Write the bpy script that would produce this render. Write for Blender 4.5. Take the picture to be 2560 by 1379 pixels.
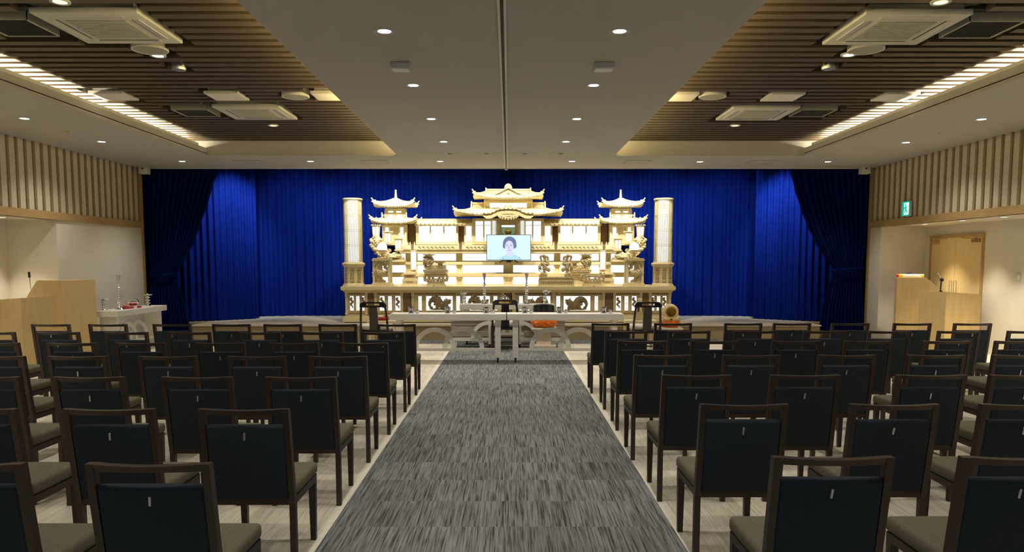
import bpy, bmesh, math, random
from math import sin, cos, pi, radians as R
from mathutils import Vector, Matrix

for o in list(bpy.data.objects):
    bpy.data.objects.remove(o)
scene = bpy.context.scene
COL = scene.collection

# ------------------------------------------------------------------ camera
FPX, PX, PY, PITCH, CH = 1900.0, 1272.0, 822.0, R(5.0), 1.6
cam_d = bpy.data.cameras.new('camera')
cam = bpy.data.objects.new('camera', cam_d)
COL.objects.link(cam)
cam.location = (0, 0, CH)
cam.rotation_euler = (pi / 2 - PITCH, 0, 0)
cam_d.sensor_width = 36.0
cam_d.lens = FPX / 2560 * 36.0
cam_d.shift_x = (1280 - PX) / 2560
cam_d.shift_y = (PY - 689.5) / 2560
cam_d.clip_end = 100
scene.camera = cam

# ------------------------------------------------------------------ world, exposure, large lights
scene.view_settings.view_transform = 'Standard'
scene.view_settings.look = 'None'
scene.view_settings.exposure = 0.0
scene.view_settings.gamma = 1.0
scene.view_settings.use_curve_mapping = False
world = bpy.data.worlds.new('world')
scene.world = world
world.use_nodes = True
world.node_tree.nodes['Background'].inputs[0].default_value = (0.02, 0.025, 0.03, 1)
world.node_tree.nodes['Background'].inputs[1].default_value = 0.3

LIGHT_DOWN = 74.0      # each ceiling downlight
LIGHT_WALL = 145.0      # recess downlights
LIGHT_CURTAIN = 200.0  # spots in the stage ceiling on the backcloth
LIGHT_ALTAR = 350.0    # spots on the altar
DAY = 26.0             # rear window


def spot(name, loc, target, power, size, blend=0.6, color=(1, .9, .76), radius=.05):
    d = bpy.data.lights.new(name, 'SPOT')
    d.energy = power
    d.spot_size = R(size)
    d.spot_blend = blend
    d.color = color
    d.shadow_soft_size = radius
    o = bpy.data.objects.new(name, d)
    COL.objects.link(o)
    o.location = loc
    o.rotation_euler = (Vector(target) - Vector(loc)).to_track_quat('-Z', 'Y').to_euler()
    return o


d = bpy.data.lights.new('rear_window_daylight', 'AREA')
d.shape = 'RECTANGLE'
d.size, d.size_y = 5.0, 1.5
d.energy = DAY
d.color = (.62, .8, 1.0)
o = bpy.data.objects.new('rear_window_daylight', d)
COL.objects.link(o)
o.location = (0, -3.9, 2.0)
o.rotation_euler = (pi / 2, 0, 0)

for x in (-4.9, -3.6, -2.3, -.9, .9, 2.3, 3.6, 4.9):
    spot('stage_spot', (x, 16.3, 4.15), (x * 1.02, 18.5, 2.0), LIGHT_CURTAIN * (1.0 if abs(x) > 1.5 else .5), 80, .9, (.72, .85, 1))
for sx in (-1, 1):
    spot('stage_spot', (sx * 5.4, 16.1, 4.15), (sx * 6.25, 17.3, 2.4), LIGHT_CURTAIN * 2.2, 60, .9, (.8, .9, 1))
for x in (-3.1, -1.6, 0, 1.6, 3.1):
    spot('altar_spot', (x, 15.95, 4.1), (x * .95, 17.3, 2.3), LIGHT_ALTAR, 75, .8, (1, .93, .78))

# ------------------------------------------------------------------ measuring helpers
_c, _s = cos(PITCH), sin(PITCH)


def P(u, v, Y):
    """photo point -> (X, Z) on the upright plane at distance Y"""
    t = (PY - v) / FPX
    zr = Y * (t * _c - _s) / (_c + t * _s)
    return (u - PX) * (Y * _c - zr * _s) / FPX, zr + CH


def PZ(v, Y):
    return P(PX, v, Y)[1]


def PXx(u, Y, Z):
    return (u - PX) * (Y * _c - (Z - CH) * _s) / FPX


def F(u, v, Z):
    """photo point -> (X, Y) on the level plane at height Z"""
    t = (PY - v) / FPX
    zr = Z - CH
    Y = zr * (_c + t * _s) / (t * _c - _s)
    return (u - PX) * (Y * _c - zr * _s) / FPX, Y


# ------------------------------------------------------------------ materials
def _mat(name):
    m = bpy.data.materials.new(name)
    m.use_nodes = True
    nt = m.node_tree
    return m, nt, nt.nodes['Principled BSDF']


def L(nt, a, b):
    nt.links.new(a, b)


def coords(nt, scale):
    tc = nt.nodes.new('ShaderNodeTexCoord')
    mp = nt.nodes.new('ShaderNodeMapping')
    mp.inputs['Scale'].default_value = scale
    L(nt, tc.outputs['Object'], mp.inputs['Vector'])
    return mp.outputs['Vector']


def plain(name, col, rough=.6, metal=0.0, var=.08, scale=8.0, bump=0.0, sheen=0.0, spec=.5, stretch=(1, 1, 1), coat=0.0):
    m, nt, b = _mat(name)
    vec = coords(nt, tuple(scale * s for s in stretch))
    n = nt.nodes.new('ShaderNodeTexNoise')
    n.inputs['Scale'].default_value = 1.0
    n.inputs['Detail'].default_value = 4
    L(nt, vec, n.inputs['Vector'])
    r = nt.nodes.new('ShaderNodeValToRGB')
    r.color_ramp.elements[0].position = .3
    r.color_ramp.elements[1].position = .7
    r.color_ramp.elements[0].color = (*[c * (1 - var) for c in col], 1)
    r.color_ramp.elements[1].color = (*[min(1, c * (1 + var)) for c in col], 1)
    L(nt, n.outputs['Fac'], r.inputs['Fac'])
    L(nt, r.outputs['Color'], b.inputs['Base Color'])
    b.inputs['Roughness'].default_value = rough
    b.inputs['Metallic'].default_value = metal
    b.inputs['Specular IOR Level'].default_value = spec
    if sheen:
        b.inputs['Sheen Weight'].default_value = sheen
    if coat:
        b.inputs['Coat Weight'].default_value = coat
    if bump:
        bp = nt.nodes.new('ShaderNodeBump')
        bp.inputs['Strength'].default_value = bump
        bp.inputs['Distance'].default_value = .01
        L(nt, n.outputs['Fac'], bp.inputs['Height'])
        L(nt, bp.outputs['Normal'], b.inputs['Normal'])
    return m


def glow(name, col, strength):
    m, nt, b = _mat(name)
    b.inputs['Base Color'].default_value = (.02, .02, .02, 1) if name.startswith('tv') else (*[min(.8, c * .8) for c in col], 1)
    b.inputs['Specular IOR Level'].default_value = .1
    b.inputs['Emission Color'].default_value = (*col, 1)
    b.inputs['Emission Strength'].default_value = strength
    return m


def lattice(name, col, strength, pitch):
    """backlit paper screen behind fine upright bars"""
    m, nt, b = _mat(name)
    tc = nt.nodes.new('ShaderNodeTexCoord')
    w = nt.nodes.new('ShaderNodeTexWave')
    w.wave_type = 'BANDS'
    w.bands_direction = 'X'
    w.inputs['Scale'].default_value = 2 * pi / pitch / 20
    L(nt, tc.outputs['Object'], w.inputs['Vector'])
    r = nt.nodes.new('ShaderNodeValToRGB')
    r.color_ramp.elements[0].position = .12
    r.color_ramp.elements[0].color = (.45, .5, .6, 1)
    r.color_ramp.elements[1].position = .3
    r.color_ramp.elements[1].color = (1, 1, 1, 1)
    L(nt, w.outputs['Color'], r.inputs['Fac'])
    mx = nt.nodes.new('ShaderNodeMix')
    mx.data_type = 'RGBA'
    mx.blend_type = 'MULTIPLY'
    mx.inputs[0].default_value = 1
    mx.inputs[6].default_value = (*col, 1)
    L(nt, r.outputs['Color'], mx.inputs[7])
    L(nt, mx.outputs[2], b.inputs['Emission Color'])
    b.inputs['Base Color'].default_value = (.7, .7, .7, 1)
    b.inputs['Emission Strength'].default_value = strength
    return m


def carpet(name, c0, c1, c2, sx, sy, tile=.5):
    """tufted carpet tiles with streaks running towards the stage"""
    m, nt, b = _mat(name)
    vec = coords(nt, (sx, sy, 1))
    tc = nt.nodes.new('ShaderNodeTexCoord')
    # every tile gets its own streaks
    sc = nt.nodes.new('ShaderNodeVectorMath'); sc.operation = 'SCALE'; sc.inputs['Scale'].default_value = 1 / tile
    L(nt, tc.outputs['Object'], sc.inputs[0])
    fl = nt.nodes.new('ShaderNodeVectorMath'); fl.operation = 'FLOOR'
    L(nt, sc.outputs[0], fl.inputs[0])
    wn = nt.nodes.new('ShaderNodeTexWhiteNoise'); wn.noise_dimensions = '3D'
    L(nt, fl.outputs[0], wn.inputs['Vector'])
    off = nt.nodes.new('ShaderNodeVectorMath'); off.operation = 'SCALE'; off.inputs['Scale'].default_value = 37.0
    L(nt, wn.outputs['Color'], off.inputs[0])
    ad = nt.nodes.new('ShaderNodeVectorMath'); ad.operation = 'ADD'
    L(nt, vec, ad.inputs[0]); L(nt, off.outputs[0], ad.inputs[1])
    n = nt.nodes.new('ShaderNodeTexNoise'); n.inputs['Scale'].default_value = 1; n.inputs['Detail'].default_value = 5; n.inputs['Roughness'].default_value = .62
    L(nt, ad.outputs[0], n.inputs['Vector'])
    r = nt.nodes.new('ShaderNodeValToRGB')
    e = r.color_ramp.elements
    e[0].position = .36; e[0].color = (*c0, 1)
    e[1].position = .62; e[1].color = (*c2, 1)
    k = e.new(.5); k.color = (*c1, 1)
    L(nt, n.outputs['Fac'], r.inputs['Fac'])
    hsv = nt.nodes.new('ShaderNodeHueSaturation')
    mr = nt.nodes.new('ShaderNodeMapRange'); mr.inputs[3].default_value = .88; mr.inputs[4].default_value = 1.12
    L(nt, wn.outputs['Value'], mr.inputs[0]); L(nt, mr.outputs[0], hsv.inputs['Value'])
    L(nt, r.outputs['Color'], hsv.inputs['Color'])
    L(nt, hsv.outputs['Color'], b.inputs['Base Color'])
    b.inputs['Roughness'].default_value = .95
    b.inputs['Specular IOR Level'].default_value = .1
    bp = nt.nodes.new('ShaderNodeBump'); bp.inputs['Strength'].default_value = .25; bp.inputs['Distance'].default_value = .004
    L(nt, n.outputs['Fac'], bp.inputs['Height']); L(nt, bp.outputs['Normal'], b.inputs['Normal'])
    return m


M = {}
M['beige_carpet'] = carpet('beige_carpet', (.52, .47, .36), (.66, .61, .49), (.75, .70, .58), 120, 3.0)
M['grey_carpet'] = carpet('grey_carpet', (.05, .05, .046), (.18, .184, .182), (.26, .266, .272), 100, 2.4)
M['edge_carpet'] = plain('edge_carpet', (.74, .70, .57), .9, var=.06, scale=30)
M['ceiling_paint'] = plain('ceiling_paint', (.44, .425, .395), .85, var=.02, scale=3)
M['wall_white'] = plain('wall_white', (.66, .62, .54), .85, var=.02, scale=4)
M['wall_cloth'] = plain('wall_cloth', (.56, .51, .42), .9, var=.04, scale=20)
M['batten'] = plain('batten', (.26, .18, .075), .6, var=.15, scale=10, stretch=(6, 6, .6))
M['trim_wood'] = plain('trim_wood', (.40, .27, .11), .5, var=.12, scale=8, stretch=(5, .5, 5))
M['slat'] = plain('slat', (.072, .049, .024), .5, var=.2, scale=6, stretch=(.6, 8, 8))
M['plenum'] = plain('plenum', (.03, .025, .02), .9)
M['lip'] = plain('lip', (.72, .70, .66), .8, var=.02)
M['stage_top'] = plain('stage_top', (.60, .52, .38), .55, var=.06, scale=5, stretch=(.4, 5, 1))
M['stage_face'] = plain('stage_face', (.40, .30, .15), .55, var=.08, scale=5, stretch=(.4, 1, 5))
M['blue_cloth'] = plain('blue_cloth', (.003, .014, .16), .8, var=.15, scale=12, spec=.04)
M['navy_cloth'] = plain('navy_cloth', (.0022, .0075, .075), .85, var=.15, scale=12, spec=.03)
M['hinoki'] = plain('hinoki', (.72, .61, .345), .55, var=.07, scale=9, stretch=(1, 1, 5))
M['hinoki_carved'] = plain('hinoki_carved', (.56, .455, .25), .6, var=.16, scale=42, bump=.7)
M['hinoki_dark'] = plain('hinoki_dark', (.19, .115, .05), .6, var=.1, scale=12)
M['shade_wood'] = plain('shade_wood', (.34, .25, .12), .6, var=.1, scale=12)  # darker copy of hinoki: shade painted into insets, frets and backlit carvings
M['paper_light'] = glow('paper_light', (.84, .94, 1.0), 1.08)
M['paper_lattice'] = lattice('paper_lattice', (.84, .94, 1.0), 1.08, .022)
M['warm_glass'] = glow('warm_glass', (1, .93, .75), 2.0)
M['niche_glow'] = glow('niche_glow', (.42, .62, .34), .28)  # green niche back emits, standing in for light from the niche lamp
M['cove_glow'] = glow('cove_glow', (1, .86, .58), 175.0)
M['cove_dim'] = glow('cove_dim', (1, .75, .30), 120.0)
M['lens'] = glow('lens', (1, .96, .9), 9.0)
M['lens_warm'] = glow('lens_warm', (1, .75, .4), 2.0)
M['gold'] = plain('gold', (.75, .52, .12), .25, 1.0, var=.05)
M['silver'] = plain('silver', (.82, .84, .87), .14, 1.0, var=.03)
M['dull_metal'] = plain('dull_metal', (.55, .57, .6), .35, 1.0, var=.03)
M['black_gloss'] = plain('black_gloss', (.012, .013, .018), .25, var=.1, coat=.3)
M['black_matt'] = plain('black_matt', (.015, .014, .013), .6)
M['white_plastic'] = plain('white_plastic', (.55, .545, .49), .5, var=.02)
M['vent_grey'] = plain('vent_grey', (.33, .33, .27), .6, var=.03)
M['vent_dark'] = plain('vent_dark', (.035, .032, .028), .7)
M['chair_wood'] = plain('chair_wood', (.036, .019, .014), .42, var=.2, scale=10, stretch=(1, 1, 4))
M['chair_cloth'] = plain('chair_cloth', (.155, .145, .098), .95, var=.2, scale=140, bump=.15, spec=.1)
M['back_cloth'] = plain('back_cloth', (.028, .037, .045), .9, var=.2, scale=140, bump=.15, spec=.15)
M['priest_wood'] = plain('priest_wood', (.011, .005, .0035), .3, var=.15, scale=9, coat=.25)
M['cream_cushion'] = plain('cream_cushion', (.66, .60, .52), .8, var=.14, scale=30, bump=.2)
M['white_wood'] = plain('white_wood', (.76, .74, .66), .42, var=.04, scale=10, stretch=(.5, 4, 4))
M['lectern_wood'] = plain('lectern_wood', (.64, .47, .22), .45, var=.06, scale=5, stretch=(4, 4, .6))
M['mauve_panel'] = plain('mauve_panel', (.36, .29, .25), .6, var=.05)
M['orange_silk'] = plain('orange_silk', (.72, .16, .012), .38, var=.35, scale=18, bump=.2)
M['red_silk'] = plain('red_silk', (.42, .012, .015), .3, var=.2, scale=16)
M['pale_wood'] = plain('pale_wood', (.72, .55, .28), .4, var=.1, scale=14, stretch=(1, 1, 3))
M['stand_wood'] = plain('stand_wood', (.68, .57, .43), .45, var=.08, scale=12, stretch=(1, 1, 3))
M['white_paper'] = plain('white_paper', (.8, .8, .78), .7, var=.02)
M['amber_wood'] = plain('amber_wood', (.45, .27, .05), .35, var=.25, scale=16)
M['tv_body'] = plain('tv_body', (.01, .01, .012), .3)
M['tv_sky'] = glow('tv_sky', (.72, .95, 1.0), 1.0)
M['tv_hair'] = glow('tv_hair', (.14, .20, .38), 1.0)
M['tv_skin'] = glow('tv_skin', (.74, .76, 1.0), 1.0)
M['tv_line'] = glow('tv_line', (.28, .31, .52), 1.0)
M['tv_robe'] = glow('tv_robe', (.50, .80, .93), 1.0)
M['green_lit'] = glow('green_lit', (.0, .42, .27), 1.0)
M['white_lit'] = glow('white_lit', (.75, 1.0, .92), 1.1)
M['door_wood'] = plain('door_wood', (.72, .57, .29), .45, var=.06, scale=5, stretch=(4, 4, .5))
M['brass'] = plain('brass', (.5, .36, .16), .35, .8)
M['red_plastic'] = plain('red_plastic', (.6, .02, .02), .4)
M['yellow_plastic'] = plain('yellow_plastic', (.8, .6, .05), .4)
M['glass_pane'] = glow('glass_pane', (.6, .78, 1.0), .5)

# ------------------------------------------------------------------ mesh builder
WL = {}


class MB:
    def __init__(self):
        self.V, self.Fc, self.mi, self.cur = [], [], [], 0

    def add(self, vs, fs, xf=None):
        n = len(self.V)
        self.V += [tuple(xf @ Vector(v)) if xf is not None else tuple(v) for v in vs]
        self.Fc += [tuple(i + n for i in f) for f in fs]
        self.mi += [self.cur] * len(fs)
        return self

    def box(self, x0, x1, y0, y1, z0, z1, xf=None):
        if x0 > x1: x0, x1 = x1, x0
        if y0 > y1: y0, y1 = y1, y0
        if z0 > z1: z0, z1 = z1, z0
        # pieces of one mesh never share a front plane
        j = (len(self.Fc) // 6 % 7) * .0007
        if .012 < y1 - y0 < .6:
            y0 += j; y1 -= j
        vs = [(x, y, z) for z in (z0, z1) for y in (y0, y1) for x in (x0, x1)]
        return self.add(vs, [(0, 2, 3, 1), (4, 5, 7, 6), (0, 1, 5, 4), (2, 6, 7, 3), (0, 4, 6, 2), (1, 3, 7, 5)], xf)

    def rbox(self, x0, x1, y0, y1, z0, z1, r=.02, seg=3, xf=None):
        bm = bmesh.new()
        bmesh.ops.create_cube(bm, size=1)
        for v in bm.verts:
            v.co = Vector(((x0 + x1) / 2 + v.co.x * (x1 - x0), (y0 + y1) / 2 + v.co.y * (y1 - y0), (z0 + z1) / 2 + v.co.z * (z1 - z0)))
        bmesh.ops.bevel(bm, geom=list(bm.edges), offset=r, segments=seg, profile=.5, affect='EDGES')
        bm.verts.ensure_lookup_table()
        self.add([tuple(v.co) for v in bm.verts], [tuple(v.index for v in f.verts) for f in bm.faces], xf)
        bm.free()
        return self

    def prism(self, poly, axis, a, b, xf=None):
        """poly: 2-D outline; axis 'x': (y,z), 'y': (x,z), 'z': (x,y)"""
        def p3(p, t):
            return (t, p[0], p[1]) if axis == 'x' else (p[0], t, p[1]) if axis == 'y' else (p[0], p[1], t)
        n = len(poly)
        vs = [p3(p, a) for p in poly] + [p3(p, b) for p in poly]
        fs = [tuple(range(n))[::-1], tuple(range(n, 2 * n))] + [(i, (i + 1) % n, n + (i + 1) % n, n + i) for i in range(n)]
        return self.add(vs, fs, xf)

    def lathe(self, prof, c=(0, 0, 0), seg=24, xf=None, sx=1, sy=1, caps=True):
        """prof: (radius, z) from the bottom up"""
        vs, fs = [], []
        for r, z in prof:
            for k in range(seg):
                a = 2 * pi * k / seg
                vs.append((c[0] + r * cos(a) * sx, c[1] + r * sin(a) * sy, c[2] + z))
        for i in range(len(prof) - 1):
            for k in range(seg):
                k2 = (k + 1) % seg
                fs.append((i * seg + k, i * seg + k2, (i + 1) * seg + k2, (i + 1) * seg + k))
        if caps:
            fs.append(tuple(range(seg))[::-1])
            fs.append(tuple((len(prof) - 1) * seg + k for k in range(seg)))
        return self.add(vs, fs, xf)

    def cyl(self, c, r, h, seg=20, r1=None, xf=None):
        return self.lathe([(r, 0), (r if r1 is None else r1, h)], c, seg, xf)

    def ball(self, c, r, seg=14, rings=8, s=(1, 1, 1), xf=None):
        vs, fs = [], []
        for i in range(rings + 1):
            th = pi * i / rings
            rr = max(sin(th), .002)
            for k in range(seg):
                a = 2 * pi * k / seg
                vs.append((c[0] + r * s[0] * rr * cos(a), c[1] + r * s[1] * rr * sin(a), c[2] - r * s[2] * cos(th)))
        for i in range(rings):
            for k in range(seg):
                k2 = (k + 1) % seg
                fs.append((i * seg + k, i * seg + k2, (i + 1) * seg + k2, (i + 1) * seg + k))
        return self.add(vs, fs, xf)

    def tube(self, pts, rad, seg=8, flat=1.0, xf=None):
        """round bar through pts; rad a number or one per point; flat squeezes it in y"""
        pts = [Vector(p) for p in pts]
        if not hasattr(rad, '__len__'):
            rad = [rad] * len(pts)
        vs, fs = [], []
        ref = Vector((0, 1, 0))
        for i, p in enumerate(pts):
            t = (pts[min(i + 1, len(pts) - 1)] - pts[max(i - 1, 0)]).normalized()
            a = t.cross(ref)
            if a.length < 1e-3:
                a = t.cross(Vector((1, 0, 0)))
            a.normalize()
            b = t.cross(a).normalized()
            for k in range(seg):
                an = 2 * pi * k / seg
                q = a * cos(an) * rad[i] + b * sin(an) * rad[i]
                q.y *= flat
                vs.append(tuple(p + q))
        for i in range(len(pts) - 1):
            for k in range(seg):
                k2 = (k + 1) % seg
                fs.append((i * seg + k, i * seg + k2, (i + 1) * seg + k2, (i + 1) * seg + k))
        fs.append(tuple(range(seg))[::-1])
        fs.append(tuple((len(pts) - 1) * seg + k for k in range(seg)))
        return self.add(vs, fs, xf)

    def curve(self, pts, rad, seg=10, xf=None, n=6):
        """smooth round bar through pts"""
        P3 = [Vector(p) for p in pts]
        if not hasattr(rad, '__len__'):
            rad = [rad] * len(P3)
        out, rr = [], []
        for i in range(len(P3) - 1):
            p0, p1, p2, p3 = P3[max(i - 1, 0)], P3[i], P3[i + 1], P3[min(i + 2, len(P3) - 1)]
            for k in range(n):
                f = k / n
                out.append(.5 * ((2 * p1) + (p2 - p0) * f + (2 * p0 - 5 * p1 + 4 * p2 - p3) * f * f + (3 * p1 - p0 - 3 * p2 + p3) * f ** 3))
                rr.append(rad[i] + (rad[i + 1] - rad[i]) * f)
        out.append(P3[-1]); rr.append(rad[-1])
        m = len(out)
        rr = [r * min(1, .45 + 1.6 * min(i, m - 1 - i) / m * 2) for i, r in enumerate(rr)]
        return self.tube([tuple(p) for p in out], rr, seg, xf=xf)

    def arch(self, cx, z0, ro, ri, y0, y1, a0=0.0, a1=pi, n=28):
        pl = [(cx + ro * cos(a0 + (a1 - a0) * i / n), z0 + ro * sin(a0 + (a1 - a0) * i / n)) for i in range(n + 1)]
        pl2 = [(cx + ri * cos(a0 + (a1 - a0) * i / n), z0 + ri * sin(a0 + (a1 - a0) * i / n)) for i in range(n + 1)]
        for i in range(n):
            q = [pl[i], pl[i + 1], pl2[i + 1], pl2[i]]
            self.prism(q[::-1], 'y', y0, y1)
        return self

    def build(self, name, mat, parent=None, loc=None, world=True, angle=38):
        """parent given: vertices are in world coordinates (or the parent's own, world=False)"""
        off = Vector(WL.get(parent, (0, 0, 0))) if (parent is not None and world) else Vector((0, 0, 0))
        if parent is None and loc is not None and world:
            off = Vector(loc)
        me = bpy.data.meshes.new(name)
        me.from_pydata([tuple(Vector(v) - off) for v in self.V], [], self.Fc)
        mats = mat if isinstance(mat, (list, tuple)) else [mat]
        for m in mats:
            me.materials.append(M[m] if isinstance(m, str) else m)
        if len(mats) > 1:
            me.polygons.foreach_set('material_index', self.mi)
        bm = bmesh.new(); bm.from_mesh(me)
        bmesh.ops.recalc_face_normals(bm, faces=list(bm.faces))
        bm.to_mesh(me); bm.free()
        me.polygons.foreach_set('use_smooth', [True] * len(me.polygons))
        me.set_sharp_from_angle(angle=R(80 if 'carving' in name and angle == 38 else angle))
        me.update()
        o = bpy.data.objects.new(name, me)
        COL.objects.link(o)
        if parent is not None:
            o.parent = parent
            WL[o] = WL.get(parent, (0, 0, 0))
        elif loc is not None:
            o.location = loc
            WL[o] = tuple(loc)
        return o


def tag(o, label, cat, group=None):
    o['label'] = label
    o['category'] = cat
    if group:
        o['group'] = group
    return o


def thing(name, label, cat, loc=(0, 0, 0), rz=0.0, group=None):
    o = bpy.data.objects.new(name, None)
    COL.objects.link(o)
    o.empty_display_size = .1
    o.location = loc
    o.rotation_euler = (0, 0, rz)
    WL[o] = tuple(loc)
    return tag(o, label, cat, group)


def struct(name, mb, mat):
    o = mb.build(name, mat)
    o['kind'] = 'structure'
    return o


def dup(root, loc, rz=0.0, label=None, group=None, name=None):
    """copy a thing with its parts and sub-parts"""
    r = root.copy()
    COL.objects.link(r)
    r.location = loc
    r.rotation_euler = (0, 0, rz)
    if name: r.name = name
    if label: r['label'] = label
    if group: r['group'] = group
    for ch in list(root.children):
        c = ch.copy(); COL.objects.link(c); c.parent = r
        for g in list(ch.children):
            d2 = g.copy(); COL.objects.link(d2); d2.parent = c
    return r


ORD = ['', 'first', 'second', 'third', 'fourth', 'fifth', 'sixth', 'seventh', 'eighth', 'ninth', 'tenth', 'eleventh', 'twelfth']
WALLX = {-1: -7.62, 1: 7.5}
ZC, ZS = 3.53, 3.79          # flat ceiling, underside of the timber slats

# ================================================================== THE ROOM
YS, YR = 15.87, -4.0          # stage opening, rear wall
YE = 14.04                    # far end of the slatted recess
ZB = 2.315                    # underside of the timber beam on the side walls
XL0, XL1 = -7.62, -5.50       # outer soffit on one side
XR0, XR1 = 5.37, 7.50
CX0, CX1 = -2.015, 1.915      # centre ceiling panel

mb = MB()
for x0, x1, k in ((-8.7, -1.14, 0), (-1.14, -1.08, 2), (-1.08, .995, 1), (.995, 1.055, 2), (1.055, 8.7, 0)):
    mb.cur = k
    mb.box(x0, x1, YR, 14.93, -.05, 0)
mb.cur = 1
mb.box(-8.7, 8.7, 14.93, 19.2, -.05, 0)
struct('floor', mb, ['beige_carpet', 'grey_carpet', 'edge_carpet'])

mb = MB()
mb.box(-6.6, 6.5, 15.82, 19.1, 0, .275)
mb.box(-8.2, -6.6, 16.3, 19.1, 0, .30)
mb.box(6.5, 8.2, 16.3, 19.1, 0, .30)
st = struct('floor_stage', mb, 'stage_face')
mb = MB().box(-6.62, 6.52, 15.79, 19.1, .275, .302)
mb.build('stage_top', 'stage_top', st)

# ceiling: centre panel, front soffit, side soffits
mb = MB()
mb.box(CX0, CX1, YR, YE, ZC, 3.57)
mb.box(-7.9, 7.9, YE, YS, ZC, 4.4)
mb.box(XL0 - .1, XL1, YR, YE, ZC, 3.58)
mb.box(XR0, XR1 + .1, YR, YE, ZC, 3.58)
mb.box(XL1 - .05, XL1, YR, YE, 3.57, 3.67)
mb.box(XR0, XR0 + .05, YR, YE, 3.57, 3.67)
struct('ceiling', mb, 'ceiling_paint')
mb = MB()
mb.box(XL1 - .05, XL1 - .012, YR, YE - .3, 3.67, 3.715)
mb.box(XR0 + .012, XR0 + .05, YR, YE - .3, 3.67, 3.715)
struct('trim_1', mb, 'lip')
mb = MB()
mb.box(-8, 8, YR, YE, 4.05, 4.15)
mb.box(-8, -6.4, YR, YE, 3.67, 4.06)
mb.box(6.3, 8, YR, YE, 3.67, 4.06)
struct('ceiling_plenum', mb, 'plenum')

# panels cut into the slats: (x0, x1, y0, y1) keep-out boxes are filled while placing fittings
CUT = []


def slat_rect(u0, u1, v0, v1):
    a = F(u0, v1, ZS); b = F(u1, v0, ZS)
    return a, b


def quad(pts):
    q = [F(u, v, ZS) for u, v in pts]
    return min(p[0] for p in q), max(p[0] for p in q), min(p[1] for p in q), max(p[1] for p in q)


CASS = []
for pts in ([(72, 30), (345, 30), (455, 107), (220, 107)], [(530, 266), (701, 266), (744, 298), (585, 299)],
            [(2164, 34), (2433, 36), (2288, 111), (2057, 108)], [(1834, 268), (1999, 269), (1945, 300), (1789, 300)]):
    q = [F(u, v, ZS) for u, v in pts]
    cx, cy = sum(p[0] for p in q) / 4, sum(p[1] for p in q) / 4
    CASS.append((cx, cy))
    CUT.append((cx - .56, cx + .56, cy - .56, cy + .56))
GRILLE = []
for pts in ([(0, 51), (78, 51), (150, 88), (30, 88)], [(437, 275), (516, 275), (543, 290), (467, 290)],
            [(2428, 56), (2548, 56), (2475, 92), (2362, 92)], [(2006, 276), (2086, 276), (2054, 290), (1978, 290)]):
    q = [F(u, v, ZS) for u, v in pts]
    cx, cy = sum(p[0] for p in q) / 4, sum(p[1] for p in q) / 4
    if pts[0][0] == 0: cx -= .09
    GRILLE.append((cx, cy))
    CUT.append((cx - .34, cx + .34, cy - .36, cy + .36))
SQUARE = []
for u, v in ((285, 241), (567, 241), (828, 241), (2237, 243), (1956, 243), (1697, 243)):
    x, y = F(u, v, ZS)
    SQUARE.append((x, y)); CUT.append((x - .27, x + .27, y - .27, y + .27))
ROUND = [F(375, 124, ZS), F(739, 241, ZS), F(2165, 124, ZS), F(1781, 241, ZS)]
for x, y in ROUND:
    CUT.append((x - .2, x + .2, y - .2, y + .2))
SPOTS = [F(395, 138, ZS), F(683, 313, ZS), F(150, 3, ZS), F(2122, 136, ZS), F(1838, 313, ZS), F(2352, 4, ZS)]
DARKS = [F(447, 171, ZS), F(2072, 169, ZS)]
for x, y in SPOTS[:1] + SPOTS[3:4] + DARKS:
    CUT.append((x - .13, x + .13, y - .13, y + .13))

for side, x0, x1 in ((-1, -6.25, -1.8), (1, 1.7, 6.12)):
    mb = MB()
    y = YE - .075
    while y > YR:
        segs = [(x0, x1)]
        for c in CUT:
            if c[2] < y + .065 and c[3] > y - .065:
                ns = []
                for a, b in segs:
                    if c[1] <= a or c[0] >= b: ns.append((a, b)); continue
                    if c[0] > a: ns.append((a, c[0]))
                    if c[1] < b: ns.append((c[1], b))
                segs = ns
        for a, b in segs:
            if b - a > .04:
                mb.box(a, b, y - .064, y + .064, ZS + .004, ZS + .075)
        y -= .21
    struct('ceiling_slat_panel', mb, 'slat')

# side walls
for side in (-1, 1):
    W = WALLX[side]
    nm = 'left' if side < 0 else 'right'
    yb = 12.9 if side < 0 else 15.42         # where the lower recess begins
    xb = -8.47 if side < 0 else 8.41
    mb = MB()
    mb.cur = 0
    mb.box(W, W + side * .12, YR, YS, ZB, ZC + .02)
    mb.cur = 1
    mb.box(W, W + side * 1.0, yb, YS, 0, ZB)
    mb.box(xb, xb + side * .12, YR, yb, 0, ZB)
    mb.box(W, xb, YR, yb, ZB, ZB + .05)
    wl = struct('wall_' + nm, mb, ['wall_cloth', 'wall_white'])
    mb = MB()
    y = 15.80
    while y > YR:
        mb.box(W - side * .018, W, y - .03, y + .03, ZB + .12, ZC)
        y -= .2145
    mb.build('batten_cladding', 'batten', wl)
    mb = MB().box(W - side * .05, W - side * .001, YR, YS, ZB - .004, ZB + .125)
    struct('trim_%d' % (2 if side < 0 else 3), mb, 'trim_wood')
    mb = MB().box(xb - side * .012, xb, YR, yb - .01, 0, .08)
    mb.box(W - side * .012, W, yb, YS, 0, .08)
    struct('baseboard_' + nm, mb, 'wall_white')
    mb = MB().box(W - side * .02, W + side * .18, YS, YS + .09, 0, ZC)
    struct('trim_%d' % (4 if side < 0 else 5), mb, 'trim_wood')
mb = MB()
mb.box(-8.7, -2.6, YR - .1, YR, 0, 4.1); mb.box(2.6, 8.7, YR - .1, YR, 0, 4.1)
mb.box(-2.6, 2.6, YR - .1, YR, 0, 1.2); mb.box(-2.6, 2.6, YR - .1, YR, 2.8, 4.1)
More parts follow.
